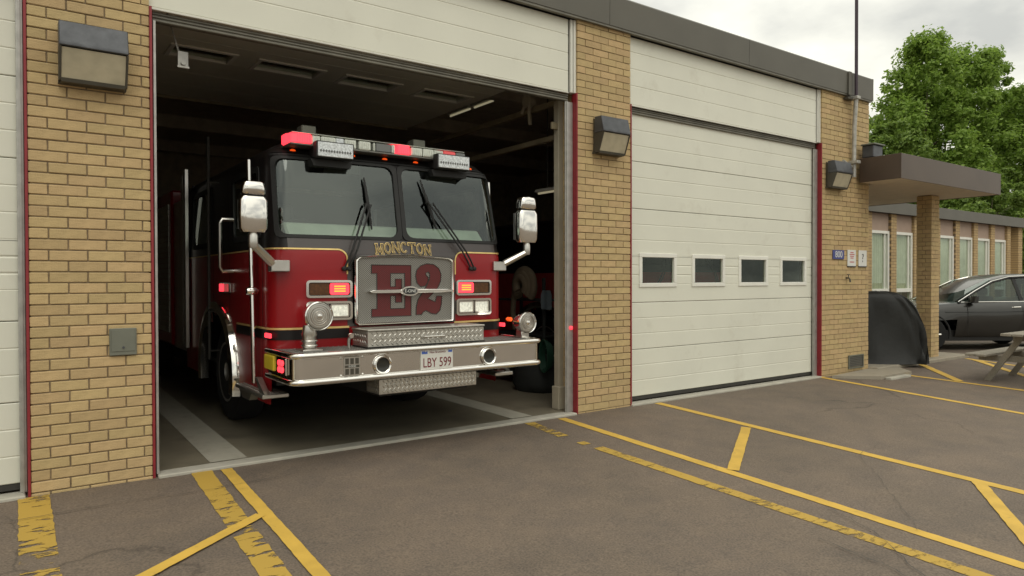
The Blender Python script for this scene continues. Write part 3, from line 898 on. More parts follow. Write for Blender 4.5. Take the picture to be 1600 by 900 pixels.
# ------------------------------------------------------------------ office wing
wg = thing('office_wing', 'low tan brick office wing with tall white windows behind the car', 'office building', (0, 0, 0))
WY = 3.2
PITCH = 1.30
WR = [19.14 + PITCH * i for i in range(7)]
wxs = [19.14 - PITCH * 4, 19.14 - PITCH * 3, 19.14 - PITCH * 2, 19.14 - PITCH] + WR[:]
b = B(); box(b, 11.82, 27.95, WY + .30, WY + 9, -.3, 3.3); obj('core_wall', b, M['bay_wall'], wg)
for rx in wxs:
    x1 = rx; x0 = rx - .98
    # pier between windows, pink spandrel panel, window
    b = B(); box(b, rx + .015, rx + .305, WY - .04, WY + .29, -.3, 3.26); obj('brick_pier', b, M['far_brick'], wg)
    b = B(); box(b, x0, x1, WY + .03, WY + .12, 2.80, 3.26); obj('upper_panel', b, M['panel_pink'], wg)
    b = B(); box(b, x0, x1, WY + .03, WY + .12, -.3, .62); obj('lower_panel', b, M['panel_pink'], wg)
    b = B(); T = .075
    box(b, x0, x1, WY + .0, WY + .10, 2.72, 2.795, .004); box(b, x0, x1, WY, WY + .10, .625, .70, .004)
    box(b, x0, x0 + T, WY + .0, WY + .10, .7005, 2.7195, .004); box(b, x1 - T, x1, WY, WY + .10, .7005, 2.7195, .004)
    box(b, x0 + T + .0005, x1 - T - .0005, WY - .01, WY + .10, 1.16, 1.26, .004)
    box(b, x1 - .22, x1 - .17, WY + .02, WY + .10, 1.2605, 2.7195, .004)
    wf = obj('window', b, M['frame_white'], wg)
    b = B(); box(b, x0 + T, x1 - T, WY + .05, WY + .056, .70, 2.72); obj('pane', b, M['glass'], wf)
    b = B()
    n = 7; ww = (x1 - x0 - 2 * T) / n
    for i in range(n):
        xa = x0 + T + i * ww; prism(b, [(xa, WY + .10), (xa + ww / 2, WY + .075), (xa + ww, WY + .10), (xa + ww, WY + .105), (xa + ww / 2, WY + .08), (xa, WY + .105)], 'z', 1.26, 2.72)
    obj('curtain', b, M['curtain'] if 'curtain' in M else M.setdefault('curtain', mat('curtain_cloth', (.46, .46, .36), .9, var=.1)), wf)
b = B(); box(b, 27.9, 28.25, WY - .04, WY + 9, -.3, 3.26); obj('brick_pier', b, M['far_brick'], wg)
b = B(); box(b, 11.86, 28.45, WY - .16, WY - .14, 3.25, 3.56, .004); box(b, 28.43, 28.45, WY - .1395, WY + 9, 3.25, 3.56); obj('fascia', b, M['fascia'], wg)
b = B(); box(b, 11.86, 28.42, WY - .139, WY + 9.1, 3.262, 3.52); obj('roof', b, M['roof'], wg)
# ------------------------------------------------------------------ covered barbecue
t = thing('barbecue', 'black cloth cover draped over a barbecue between the corner pier and column', 'barbecue', (12.93, .16, .035), -.70)
b = B()
secs = []
zl = [0, .05, .15, .28, .42, .56, .70, .84, .96, 1.06, 1.14, 1.20, 1.24, 1.262]
XR = [.49, .495, .505, .505, .495, .475, .44, .39, .325, .25, .165, .075, -.01, -.14]
XL = [-.86, -.84, -.82, -.81, -.80, -.795, -.79, -.785, -.78, -.775, -.77, -.755, -.72, -.60]
DD = [.44, .42, .40, .385, .375, .37, .365, .36, .355, .35, .345, .33, .29, .16]
for z, xr, xl, d in zip(zl, XR, XL, DD):
    ring_ = []
    cx, hw_ = (xr + xl) / 2, (xr - xl) / 2
    for k in range(96):
        a = 2 * PI * k / 96; ca, sa = math.cos(a), math.sin(a)
        px, py = math.copysign(abs(ca) ** .38, ca), math.copysign(abs(sa) ** .38, sa)
        am = (1.3 - z) / 1.3
        f = 1 + (.25 + am) * (.030 * math.sin(9 * a + 1.5 * math.sin(3 * z)) + .034 * math.sin(17 * a + 2.8 * math.sin(2 * z)) + .020 * math.sin(29 * a - 3 * z)) + .012 * math.sin(5 * a + 9 * z)
        ring_.append((cx + hw_ * px * f, d * py * (f + (.3 + am) * .09 * math.sin(11 * a + 3 * math.sin(2.5 * z)) + (.3 + am) * .05 * math.sin(23 * a + 5 * z)), z + (.012 * math.sin(7 * a) if z > .9 else 0)))
    secs.append(ring_)
loft(b, secs, close=True)
cv = obj('cover', b, M['cover'], t, 60)
b = B()
for (x, y) in ((-.62, -.26), (-.62, .26), (.42, -.26), (.42, .26)): lathe(b, [(.06, -.02), (.06, .02)], (x, y, .06), 'x', 12)
obj('wheel', b, M['rubber'], t)

# ------------------------------------------------------------------ picnic table
t = thing('picnic_table', 'weathered grey wooden picnic table standing in front of the dark car', 'picnic table', (12.07, -2.22, gz(-2.2)))
ZT = .80
for i in range(5):
    y = -.37 + i * .149
    b = B(); box(b, .0 + random.uniform(-.01, .01), 1.85, y, y + .14, ZT - .04, ZT, .006); obj('tabletop_board', b, M['wood'], t)
for s in (-1, 1):
    for i in range(2):
        y = s * .70 - .14 + i * .145
        b = B(); box(b, random.uniform(-.02, .01), 1.85, y, y + .135, .43, .468, .006); obj('bench_board', b, M['wood'], t)
for x in (.42, 1.40):
    b = B(); box(b, x + .045, x + .085, -.36, .36, ZT - .135, ZT - .042, .004); box(b, x + .045, x + .085, -.83, .83, .335, .428, .004); obj('cross_rail', b, M['wood'], t)
    for s in (-1, 1):
        b = B(); prism(b, [(s * .28, ZT - .045), (s * .18, ZT - .045), (s * .66, .0), (s * .76, .0)], 'x', x, x + .043, .004); obj('leg', b, M['wood'], t)


# ------------------------------------------------------------------ parked car
def car(root, paint):
    """nose towards -x, origin at the middle of the near side's ground line, y 0 (near) to 1.84"""
    Wd = .92
    # stations: x, zbot, zbelt, half width scale
    st_ = [(-.95, .42, .62, .74), (-.90, .30, .74, .84), (-.6, .24, .84, .95), (-.1, .24, .93, .985), (.55, .24, .985, 1), (1.4, .24, 1.0, 1), (2.3, .24, 1.03, 1), (3.0, .24, 1.06, .99), (3.5, .28, 1.08, .95), (3.75, .36, 1.02, .86), (3.80, .45, .9, .8)]
    b = B(); secs = []
    for (x, zb, zt, w) in st_:
        h = zt - zb
        half = [(0, zb), (.80, zb), (.90, zb + .10 * h), (.955, zb + .30 * h), (1.0, zb + .55 * h), (.985, zb + .80 * h), (.955, zb + .93 * h), (.90, zt), (.6, zt + .025), (0, zt + .035)]
        s = [(x, Wd + p * w * Wd, z) for p, z in half] + [(x, Wd - p * w * Wd, z) for p, z in half[-2:0:-1]]
        secs.append(s)
    loft(b, secs, close=True)
    bmesh.ops.subdivide_edges(b, edges=list(b.edges), cuts=1, smooth=.6)
    # wheel openings
    rm = [f for f in b.faces if any(((f.calc_center_median().x - ax) ** 2 + (f.calc_center_median().z - .34) ** 2) < .40 ** 2 for ax in (0, 2.78)) and abs(f.calc_center_median().y - Wd) > .62 * Wd]
    bmesh.ops.delete(b, geom=rm, context='FACES')
    body = obj('body', b, paint, root, 50)
    # roof and pillars
    roofp = [(.62, 1.03), (1.05, 1.26), (1.45, 1.45), (1.85, 1.545), (2.4, 1.57), (2.9, 1.52), (3.25, 1.40), (3.6, 1.15)]
    b = B(); secs = []
    for (x, z) in roofp:
        secs.append([(x, Wd + p * Wd, z - d) for p, d in ((-.69, .05), (-.64, .012), (-.4, -.015), (0, -.025), (.4, -.015), (.64, .012), (.69, .05))])
    loft(b, secs, caps=False); obj('roof', b, paint, root, 60)
    for sgn in (-1, 1):
        ys0, ys1 = Wd + sgn * .885 * Wd, Wd + sgn * .70 * Wd
        def gp(x, z, f):  # point on the slanted side glass plane
            return (x, ys0 + (ys1 - ys0) * (z - 1.02) / .5 + sgn * f, z)
        top = [(x, z - .055) for x, z in roofp]
        b = B()
        vs = [b.verts.new(gp(x, max(z, 1.02), -.004)) for x, z in top] ; vb = [b.verts.new(gp(x, 1.0, -.004)) for x, z in top]
        for i in range(len(vs) - 1): b.faces.new([vb[i], vb[i + 1], vs[i + 1], vs[i]])
        obj('side_window', b, M['car_glass'], root)
        b = B()
        for (xa, xb) in ((1.98, 2.06), (3.12, 3.25)):
            p4 = [gp(xa, 1.0, .006), gp(xb, 1.0, .006), gp(xb - .08, 1.50 if xb < 3 else 1.38, .006), gp(xa - .08, 1.50 if xb < 3 else 1.42, .006)]
            v4 = [b.verts.new(p) for p in p4]; b.faces.new(v4)
        tube(b, [gp(x, z + .012, .008) for x, z in top], .022, 6)
        obj('window_frame', b, M['rubber'], root)
        b = B(); tube(b, [gp(x, z + .035, .012) for x, z in top[:-1]], .009, 6); tube(b, [gp(.62, 1.0, .01), gp(2, 1.01, .012), gp(3.5, 1.05, .012)], .009, 6); obj('bright_trim', b, M['chrome'], root)
        b = B(); lathe_c = (.88, ys0 + sgn * .12, 1.06)
        loft(b, [[(lathe_c[0] + dx * k, lathe_c[1] + dy * sgn, lathe_c[2] + dz) for (dx, dz) in ((-.09, -.06), (.07, -.07), (.07, .06), (-.03, .07))] for dy, k in ((-.10, .5), (-.05, 1), (.06, 1), (.10, .6))], close=True)
        obj('wing_mirror', b, paint, root, 50)
        b = B()
        for x in (1.75, 2.85): tube(b, [(x, ys0 + sgn * .065, .89), (x + .02, ys0 + sgn * .105, .895), (x + .17, ys0 + sgn * .105, .90), (x + .19, ys0 + sgn * .065, .90)], .013, 6)
        obj('door_handle', b, M['chrome'], root)
        b = B()
        for x in (.78, 1.98, 3.02): tube(b, [(x, Wd + sgn * Wd * .992, .32), (x, Wd + sgn * Wd * 1.002, .62), (x, Wd + sgn * Wd * .99, .86), (x, Wd + sgn * Wd * .93, .98)], .005, 4)
        tube(b, [(.30, Wd + sgn * Wd * 1.0, .80), (1.5, Wd + sgn * Wd * .996, .80), (3.0, Wd + sgn * Wd * .985, .84)], .006, 4)
        obj('door_seam', b, M['rubber'], root)
        for ax in (0, 2.78):
            yy = Wd + sgn * (Wd - .12)
            b = B(); lathe(b, [(.20, -.11), (.31, -.11), (.34, -.08), (.345, 0), (.34, .08), (.31, .11), (.20, .11)], (ax, yy, .34), 'y', 24); w = obj('wheel', b, M['tyre'], root, 40)
            b = B(); lathe(b, [(.21, .085), (.215, .105), (.19, .095), (.06, .07), (.05, .11), (.02, .112)], (ax, yy, .34), 'y', 24, sgn)
            for k in range(5):
                a = k * 2 * PI / 5
                tube(b, [(ax + .05 * math.cos(a), yy + sgn * .09, .34 + .05 * math.sin(a)), (ax + .20 * math.cos(a), yy + sgn * .105, .34 + .20 * math.sin(a))], .022, 6)
            obj('rim', b, M['steel'], w, 40)
            b = B(); prof_ = [(ax + .40 * math.cos(a), .34 + .40 * math.sin(a)) for a in [PI * k / 14 for k in range(-1, 16)]]
            tube(b, [(x, Wd + sgn * Wd * .975, z) for x, z in prof_], .022, 6); obj('arch_trim', b, M['rubber'], root)
    # windscreen and rear glass, underside, lights
    b = B(); quad(b, (.50, Wd - .80, 1.01), (.50, Wd + .80, 1.01), (1.50, Wd + .60, 1.475), (1.50, Wd - .60, 1.475)); obj('windscreen', b, M['car_glass'], root)
    b = B(); quad(b, (3.64, Wd - .74, 1.09), (3.64, Wd + .74, 1.09), (3.1, Wd + .58, 1.47), (3.1, Wd - .58, 1.47)); obj('rear_window', b, M['car_glass'], root)
    b = B(); box(b, -.7, 3.6, .14, 1.70, .20, .42); obj('underbody', b, M['dark'], root)
    b = B()
    for yy in (.35, 1.15):
        box(b, 1.45, 1.60, yy, yy + .46, .55, 1.12, .05, 2); box(b, 1.42, 1.55, yy + .12, yy + .34, 1.14, 1.30, .04, 2); box(b, 1.0, 1.5, yy, yy + .46, .45, .60, .05, 2)
    obj('seat', b, M['seat'], root)
    for yy in (.10, 1.36):
        b = B(); box(b, -.90, -.68, yy, yy + .38, .62, .74, .03, 2); obj('headlight', b, M['clear'], root)
    return body


t = thing('parked_car', 'dark grey car parked side-on behind the brick column and picnic table', 'car', (15.97, .77, -.02), -.60)
t.scale = (1, 1, 1.04)
car(t, M['car_grey'])

# ------------------------------------------------------------------ fire engine
TX = 3.11
ft = thing('fire_engine', 'red and black fire engine with a chrome bumper nosing out of the open bay', 'fire truck', (TX, 0, 0))
RC = .20
BOW = .05
_zt = [.40, .60, 1.0, 1.76, 1.90, 2.60, 2.67, 2.73]
_yf = [.06, .02, 0.0, 0.0, .035, .17, .20, .26]
_hw = [1.225, 1.235, 1.235, 1.235, 1.232, 1.195, 1.18, 1.14]


def surf(u, z, off=0.):
    yf = float(np.interp(z, _zt, _yf)); hw = float(np.interp(z, _zt, _hw))
    s = 1 if u >= 0 else -1
    a = abs(u); fl = hw - RC; al = RC * PI / 2
    if a <= fl:
        x, y = a, yf + BOW * (a / fl) ** 2; nx, ny = 2 * BOW * a / fl ** 2, -1
        l = math.hypot(nx, ny); nx, ny = nx / l, ny / l
    elif a <= fl + al:
        th = (a - fl) / RC
        x, y = fl + RC * math.sin(th), yf + BOW + RC - RC * math.cos(th); nx, ny = math.sin(th), -math.cos(th)
    else:
        x, y = hw, yf + BOW + RC + (a - fl - al); nx, ny = 1, 0
    return Vector((s * (x + nx * off), y + ny * off, z))


def u_of_y(y, z=1.5):
    yf = float(np.interp(z, _zt, _yf)); hw = float(np.interp(z, _zt, _hw))
    return hw - RC + RC * PI / 2 + y - (yf + BOW + RC)


CABY = 3.62
UE = u_of_y(CABY, 1.0)
WSU = 1.175
WSZ = (1.922, 2.632)
UD = (u_of_y(.52, 2.2), u_of_y(1.42, 2.2)); UR = (u_of_y(2.35, 2.2), u_of_y(3.30, 2.2))
SWZ = (1.93, 2.56)
AXY, AXZ, TR = 1.95, .53, .53

us = sorted(set([round(v, 3) for v in list(np.linspace(0.03, WSU, 15)) + list(np.linspace(WSU, UD[0], 5)) + list(np.linspace(UD[0], UD[1], 12)) + list(np.linspace(UD[1], UR[0], 14)) + list(np.linspace(UR[0], UR[1], 6)) + [UE]]))
us = [-u for u in us[::-1]] + us


def shell(zs, skip):
    b = B(); G = [[b.verts.new(surf(u, z)) for u in us] for z in zs]
    for i in range(len(zs) - 1):
        for j in range(len(us) - 1):
            um, zm = (us[j] + us[j + 1]) / 2, (zs[i] + zs[i + 1]) / 2
            if skip(um, zm): continue
            b.faces.new([G[i][j], G[i][j + 1], G[i + 1][j + 1], G[i + 1][j]])
    return b


def well(um, zm):
    y = surf(um, zm).y
    return abs(um) > 1.1 and (y - AXY) ** 2 + (zm - AXZ) ** 2 < .67 ** 2


b = shell([.42, .5, .58, .66, .74, .82, .90, .98, 1.06, 1.14, 1.22, 1.3, 1.45, 1.6, 1.76, 1.815], lambda u, z: well(u, z) or (abs(u) < u_of_y(.12) and z < .74))
obj('cab_body', b, M['red'], ft, 40)


def upskip(u, z):
    if WSZ[0] < z < WSZ[1] and .03 < abs(u) < WSU: return True
    if SWZ[0] < z < SWZ[1] and (UD[0] < abs(u) < UD[1] or UR[0] < abs(u) < UR[1]): return True
    return False


b = shell([1.8155, 1.86, 1.922, 1.93, 2.1, 2.3, 2.56, 2.632, 2.65, 2.67, 2.73], upskip)
obj('cab_upper', b, M['black'], ft, 40)
# roof with the raised brow over the windscreen
b = B()
secs = [[surf(u, 2.73) for u in us], [surf(u, 2.73) * 1 + Vector((-.06 if u > 0 else .06, .05 if abs(u) < 1.15 else 0, .045)) for u in us], [Vector((surf(u, 2.73).x * .80, max(surf(u, 2.73).y, .42), 2.805)) for u in us]]
loft(b, secs, caps=False)
n_ = len(us)
quad(b, (-.90, .42, 2.804), (.90, .42, 2.804), (.90, CABY, 2.804), (-.90, CABY, 2.804))
obj('cab_roof', b, M['black'], ft, 50)
b = B(); box(b, -1.16, 1.16, CABY - .02, CABY + .02, .5, 2.74); obj('cab_rear_wall', b, M['black'], ft)


def strip(b, path, w, off, sub=.04):
    """flat ribbon along (u,z) points on the cab surface"""
    P = []
    for i in range(len(path) - 1):
        a, c = Vector(path[i]), Vector(path[i + 1]); k = max(1, int((c - a).length / sub))
        P += [a.lerp(c, j / k) for j in range(k)]
    P.append(Vector(path[-1]))
    prev = None
    for i, p in enumerate(P):
        d = (P[min(i + 1, len(P) - 1)] - P[max(0, i - 1)]).normalized(); q = Vector((-d.y, d.x)) * w / 2
        cur = [b.verts.new(surf(p.x + q.x, p.y + q.y, off)), b.verts.new(surf(p.x - q.x, p.y - q.y, off))]
        if prev: b.faces.new([prev[0], prev[1], cur[1], cur[0]])
        prev = cur


def patch(b, u0, u1, z0, z1, off, nu=8, nz_=2):
    G = [[b.verts.new(surf(u0 + (u1 - u0) * i / nu, z0 + (z1 - z0) * j / nz_, off)) for i in range(nu + 1)] for j in range(nz_ + 1)]
    for j in range(nz_):
        for i in range(nu): b.faces.new([G[j][i], G[j][i + 1], G[j + 1][i + 1], G[j + 1][i]])


def rrect(u0, u1, z0, z1, r, k=5):
    P = []
    for (cu, cz, a0) in ((u1 - r, z1 - r, 0), (u0 + r, z1 - r, 90), (u0 + r, z0 + r, 180), (u1 - r, z0 + r, 270)):
        for i in range(k + 1):
            a = math.radians(a0 + 90 * i / k); P.append((cu + r * math.cos(a), cz + r * math.sin(a)))
    return P


def dens(P, sub):
    Q = []
    for i in range(len(P)):
        a, c = Vector(P[i]), Vector(P[(i + 1) % len(P)]); k = max(1, int((c - a).length / sub))
        Q += [a.lerp(c, j / k) for j in range(k)]
    return Q


def ring(b, inner, outer, off, depth):
    """frame between two rounded rectangles on the cab surface: both given as (u0,u1,z0,z1,r)"""
    I, O = dens(rrect(*inner), .06), dens(rrect(*outer), .06)
    n = 96

    def res(P):
        c = (sum(p.x for p in P) / len(P), sum(p.y for p in P) / len(P)); T = [0]
        Pc = P + [P[0]]
        for i in range(len(P)): T.append(T[-1] + (Pc[i + 1] - Pc[i]).length)
        out = []
        for k in range(n):
            t = T[-1] * k / n
            for i in range(len(P)):
                if T[i + 1] >= t:
                    f = (t - T[i]) / max(1e-9, T[i + 1] - T[i]); out.append(Pc[i].lerp(Pc[i + 1], f)); break
        return out
    I, O = res(I), res(O)
    secs = []
    for k in range(n):
        i, o = I[k], O[k]
        secs.append([surf(i.x, i.y, off - depth), surf(i.x, i.y, off), surf(o.x, o.y, off), surf(o.x, o.y, off - depth)])
    secs.append(secs[0])
    loft(b, secs, caps=False)


# black lower band on the cab with gold lines, black nose panel round the grille
for s in (-1, 1):
    b = B(); patch(b, s * .56, s * u_of_y(AXY - .70), 1.0, 1.085, .005, 90, 1); obj('black_band', b, M['black'], ft)
b = B()
for s in (-1, 1):
    strip(b, [(s * .56, 1.098), (s * u_of_y(AXY - .72), 1.098)], .018, .0065, .02)
    pts = [(s * UE, 1.806)] + [(s * .66, 1.806)] + [(s * (.66 - .085 * math.sin(a)), 1.721 + .085 * math.cos(a)) for a in np.linspace(.2, PI / 2, 6)] + [(s * .575, 1.58)]
    strip(b, pts, .014, .0058)
obj('gold_stripe', b, M['gold'], ft)
b = B(); 
O_ = [(-.575, 1.10)] + [(-.575, 1.70)] + [(-.66 + .085 * math.cos(a), 1.721 + .085 * math.sin(a)) for a in np.linspace(.3, 1.4, 5)] + [(-.66, 1.806), (-.66, 1.812), (.66, 1.812), (.66, 1.806)] + [(.66 - .085 * math.cos(a), 1.721 + .085 * math.sin(a)) for a in np.linspace(1.4, .3, 5)] + [(.575, 1.70), (.575, 1.10)]
lv = sorted(set([1.10, 1.4, 1.6, 1.70, 1.73, 1.75, 1.77, 1.785, 1.80, 1.812]))
rows = []
for z in lv:
    dz = max(0, min(.085, z - 1.721)); hwid = .575 + (.085 - math.sqrt(max(0, .085 ** 2 - dz ** 2)))
    rows.append([surf(hwid * t_, z, .0035) for t_ in np.linspace(-1, 1, 17)])
loft(b, rows, caps=False); obj('nose_panel', b, M['nose_black'], ft)
b = B(); patch(b, -1.1, 1.1, 1.8125, 1.902, .003, 40, 3); obj('cowl_panel', b, M['nose_black'], ft)

# windscreens
for s in (-1, 1):
    u0, u1 = sorted((s * .030, s * WSU))
    b = B(); ring(b, (u0 + (.016 if s > 0 else .010), u1 - (.010 if s > 0 else .016), WSZ[0] + .012, WSZ[1] - .010, .075), (u0 - .028 if s > 0 else u0 - .03, u1 + .03 if s > 0 else u1 + .028, WSZ[0] - .018, WSZ[1] + .018, .05), .010 + .0015 * (s > 0), .03)
    wf = obj('windscreen_frame', b, M['rubber'], ft, 50)
    b = B(); patch(b, u0 + .004, u1 - .004, WSZ[0], WSZ[1], -.006, 24, 4); obj('windscreen', b, M['windshield'], wf, 60)
    # side windows
    for (a, c) in (UD, UR):
        q0, q1 = sorted((s * a, s * c))
        b = B(); ring(b, (q0 + .025, q1 - .025, SWZ[0] + .025, SWZ[1] - .025, .06), (q0 - .03, q1 + .03, SWZ[0] - .03, SWZ[1] + .03, .05), .008, .02)
        sf = obj('side_window_frame', b, M['rubber'], ft)
        b = B(); patch(b, q0, q1, SWZ[0], SWZ[1], -.006, 6, 2); obj('side_window', b, M['windshield'], sf)
    b = B()
    for yy in (.36, 1.50, 2.20, 3.42):
        strip(b, [(s * u_of_y(yy), 1.16 if yy in (1.5, 2.2) else .62), (s * u_of_y(yy), 2.66)], .012, .002)
    obj('door_seam', b, M['rubber'], ft)
# rubber line under the windscreens and along the brow
b = B(); strip(b, [(-1.2, 2.664), (1.2, 2.664)], .016, .012); strip(b, [(-1.2, 2.695), (1.2, 2.695)], .012, .010)
obj('brow_moulding', b, M['rubber'], ft)
# sun visors seen behind the glass at the top
b = B()
for x in (-.70, .38):
    box(b, x, x + .36, .25, .27, 2.53, 2.628, .006)
obj('visor', b, M['rubber'], ft)

# cab interior
b = B(); box(b, -1.15, 1.15, .25, CABY - .03, .58, .62); obj('cab_floor', b, M['cab_in'], ft)
b = B(); prism(b, [(.20, 1.50), (.17, 1.90), (.33, 2.06), (.52, 2.04), (.66, 1.80), (.66, 1.50)], 'x', -1.06, 1.06, .02); obj('dashboard', b, M['dash'], ft)
for x in (-.72, .72):
    b = B(); box(b, x - .26, x + .26, 1.0, 1.5, 1.25, 1.42, .05, 2); box(b, x - .25, x + .25, 1.40, 1.58, 1.42, 2.12, .06, 2); box(b, x - .14, x + .14, 1.42, 1.54, 2.14, 2.34, .05, 2); obj('seat', b, M['seat'], ft, 50)
b = B(); tube(b, [(-.72 + .23 * math.cos(a), .78 + .08 * math.sin(a), 1.92 + .21 * math.sin(a)) for a in np.linspace(0, 2 * PI, 25)], .018, 6, False); tube(b, [(-.72, .76, 1.92), (-.72, .55, 1.78)], .03)
obj('steering_wheel', b, M['rubber'], ft, 50)
b = B()
for (x, z) in ((-.42, 2.02), (-.30, 1.97), (-.36, 1.93)):
    box(b, x, x + .12, 1.7, 1.82, z, z + .12, .03, 2)
obj('hi_vis_coat', b, M['gear'], ft)

# grille: punched plate, chrome frame, crossbar with oval badge, painted E2
GX, GZ0, GZ1, GY = .525, 1.105, 1.745, -.055


def gtop(x): return GZ1 + .024 * (1 - (x / GX) ** 2) - .034 * (max(0, abs(x) - .455) / .07) ** 2


b = B()
gp_ = [(-GX, GZ0 + .03), (-GX + .03, GZ0), (GX - .03, GZ0), (GX, GZ0 + .03)] + [(x, gtop(x)) for x in np.linspace(GX, -GX, 41)]
prism(b, gp_, 'y', GY + .018, .03); gr = obj('grille', b, M['mesh'], ft)
b = B()
loopo = gp_; loopi = []
for (x, z) in gp_:
    ix = max(-GX + .032, min(GX - .032, x)); iz = max(GZ0 + .03, min(z, gtop(x) - .026)); loopi.append((ix, iz))
secs = []
for (o, i) in list(zip(loopo, loopi)) + [(loopo[0], loopi[0])]:
    secs.append([Vector((o[0], .02, o[1])), Vector((o[0], GY + .002, o[1])), Vector(((o[0] + i[0]) / 2, GY - .012, (o[1] + i[1]) / 2)), Vector((i[0], GY + .002, i[1])), Vector((i[0], GY + .0175, i[1]))])
loft(b, secs, caps=False); obj('grille_frame', b, M['chrome'], gr, 50)


def zx(px, pz):  # badge drawing units to metres on the grille plate
    return ((px - 520) / 850 * 1.05, 1.745 - (pz - 262) / 560 * .64)


def flat(b, poly, y):
    b.faces.new([b.verts.new((x, y, z)) for x, z in poly])


yE = GY + .0165
b = B()
for (x0, z0, x1, z1) in ((228, 330, 385, 400), (385, 330, 560, 398), (272, 400, 385, 690), (385, 508, 425, 585), (425, 445, 480, 640), (505, 398, 560, 690), (228, 690, 560, 755)):
    (a, d), (c, e) = zx(x0, z0), zx(x1, z1); flat(b, [(a, e), (c, e), (c, d), (a, d)], yE)
two = [(612, 478), (600, 420), (610, 370), (645, 333), (700, 315), (760, 320), (808, 352), (829, 405), (825, 465), (800, 520), (752, 572), (708, 612), (775, 642), (787, 592), (836, 592), (832, 660), (817, 720), (785, 749), (740, 742), (692, 716), (665, 727), (650, 749), (603, 749), (605, 680), (620, 620), (660, 560), (700, 500), (722, 445), (726, 405), (712, 386), (690, 395), (692, 412), (712, 432), (710, 472), (685, 505), (645, 512)]
flat(b, [zx(*p) for p in two], yE)
b.normal_update()
bmesh.ops.triangulate(b, faces=[f for f in b.faces if len(f.verts) > 4])
obj('fleet_number', b, M['mesh_red'], gr)
b = B()
Eo = [(228, 330), (560, 330), (560, 755), (228, 755), (228, 690), (272, 690), (272, 400), (228, 400)]
Ei = [(385, 400), (505, 398), (505, 690), (385, 690), (385, 585), (425, 585), (425, 640), (480, 640), (480, 445), (425, 445), (425, 508), (385, 508)]
for lp in (Eo, Ei, two):
    P = [(zx(*p)[0], yE - .001, zx(*p)[1]) for p in lp]
    tube(b, P + [P[0]], .0042, 5, False)
obj('number_outline', b, M['gasket'], gr)
b = B(); lathe(b, [(.0001, 0), (.092, 0), (.098, .008), (.092, .016), (.0001, .016)], (0, 0, 0), 'y', 32)
for v in b.verts: v.co = Vector((v.co.x * 1.0 + .012, GY - .040 + v.co.y, v.co.z * .50 + 1.42))
cb_ = B(); prism(cb_, [(-.36, 1.432), (-.40, 1.42), (-.36, 1.406), (-.08, 1.402), (-.08, 1.438)], 'y', GY - .036, GY + .015, .003); prism(cb_, [(.10, 1.438), (.10, 1.402), (.46, 1.406), (.505, 1.42), (.46, 1.434)], 'y', GY - .036, GY + .015, .003)
merge(b, cb_); bar = obj('crossbar', b, M['chrome'], gr, 40)
b = B(); lathe(b, [(.0001, 0), (.074, 0), (.074, .004), (.0001, .004)], (0, 0, 0), 'y', 32)
for v in b.verts: v.co = Vector((v.co.x + .012, GY - .0445 + v.co.y, v.co.z * .44 + 1.42))
obj('badge', b, M['sign_black'], gr)
text_mesh('E-ONE', .042, M['sign_white'], 'badge_lettering', gr, Matrix.Translation((.012, GY - .0465, 1.42)) @ FACE)

# town name: gold outlined slab letters arched over the grille
GL = {
    'M': [[(0, 0), (0, 1), (.5, .25), (1, 1), (1, 0)]],
    'O': [[(.5 + .5 * math.cos(a), .5 + .5 * math.sin(a)) for a in np.linspace(0, 2 * PI, 15)]],
    'N': [[(0, 0), (0, 1), (1, 0), (1, 1)]],
    'C': [[(.5 + .5 * math.cos(a), .5 + .5 * math.sin(a)) for a in np.linspace(.62, 5.66, 15)]],
    'T': [[(-.12, .80), (-.12, 1), (1.12, 1), (1.12, .80)], [(.5, 1), (.5, 0)]],
}
SER = {'M': [(0, 0), (1, 0), (0, 1), (1, 1)], 'N': [(0, 0), (0, 1), (1, 1)], 'T': [(.5, 0)], 'O': [], 'C': []}


def lettering(word, cx, z0, total, h, m, y_off, w):
    b = B(); n = len(word); step = total / n
    for i, ch in enumerate(word):
        lw = step * .68; lx = cx - total / 2 + step * i + (step - lw) / 2
        arch = .020 * (1 - ((i - (n - 1) / 2) / ((n - 1) / 2)) ** 2)
        hh = h * (1.0 - .0 * arch)

        def TP(p): return (lx + p[0] * lw, z0 + arch + p[1] * hh)
        strokes = GL[ch] + [[(p[0] - .16, p[1]), (p[0] + .16, p[1])] for p in SER[ch]]
        for si, s in enumerate(strokes):
            pts = [TP(p) for p in s]
            if len(s) > 8:
                P = [Vector(p) for p in pts]; rows = []
                cl = (P[0] - P[-1]).length < 1e-4
                for j in range(len(P)):
                    a = P[j - 1] if j else (P[-2] if cl else P[0]); c = P[j + 1] if j + 1 < len(P) else (P[1] if cl else P[-1])
                    d = (c - a).normalized(); q = Vector((-d.y, d.x)) * w / 2
                    rows.append([b.verts.new((p.x, surf(p.x, p.y).y - .004 + y_off, p.y)) for p in (P[j] + q, P[j] - q)])
                for j in range(len(rows) - 1): b.faces.new([rows[j][0], rows[j][1], rows[j + 1][1], rows[j + 1][0]])
                continue
            for j in range(len(pts) - 1):
                a, c = Vector(pts[j]), Vector(pts[j + 1]); d = (c - a).normalized(); q = Vector((-d.y, d.x)) * w / 2; a2, c2 = a - d * w * .35, c + d * w * .35
                yy = y_off - .0004 * j - .0022 * si * .3
                b.faces.new([b.verts.new((p.x, surf(p.x, p.y).y - .004 + yy, p.y)) for p in (a2 + q, a2 - q, c2 - q, c2 + q)])
    return b


obj('town_name', lettering('MONCTON', .0, 1.772, .60, .092, None, -.007, .0185), M['gold'], ft)
obj('town_name_inlay', lettering('MONCTON', .0, 1.772, .60, .092, None, -.0135, .0065), M['nose_black'], ft)

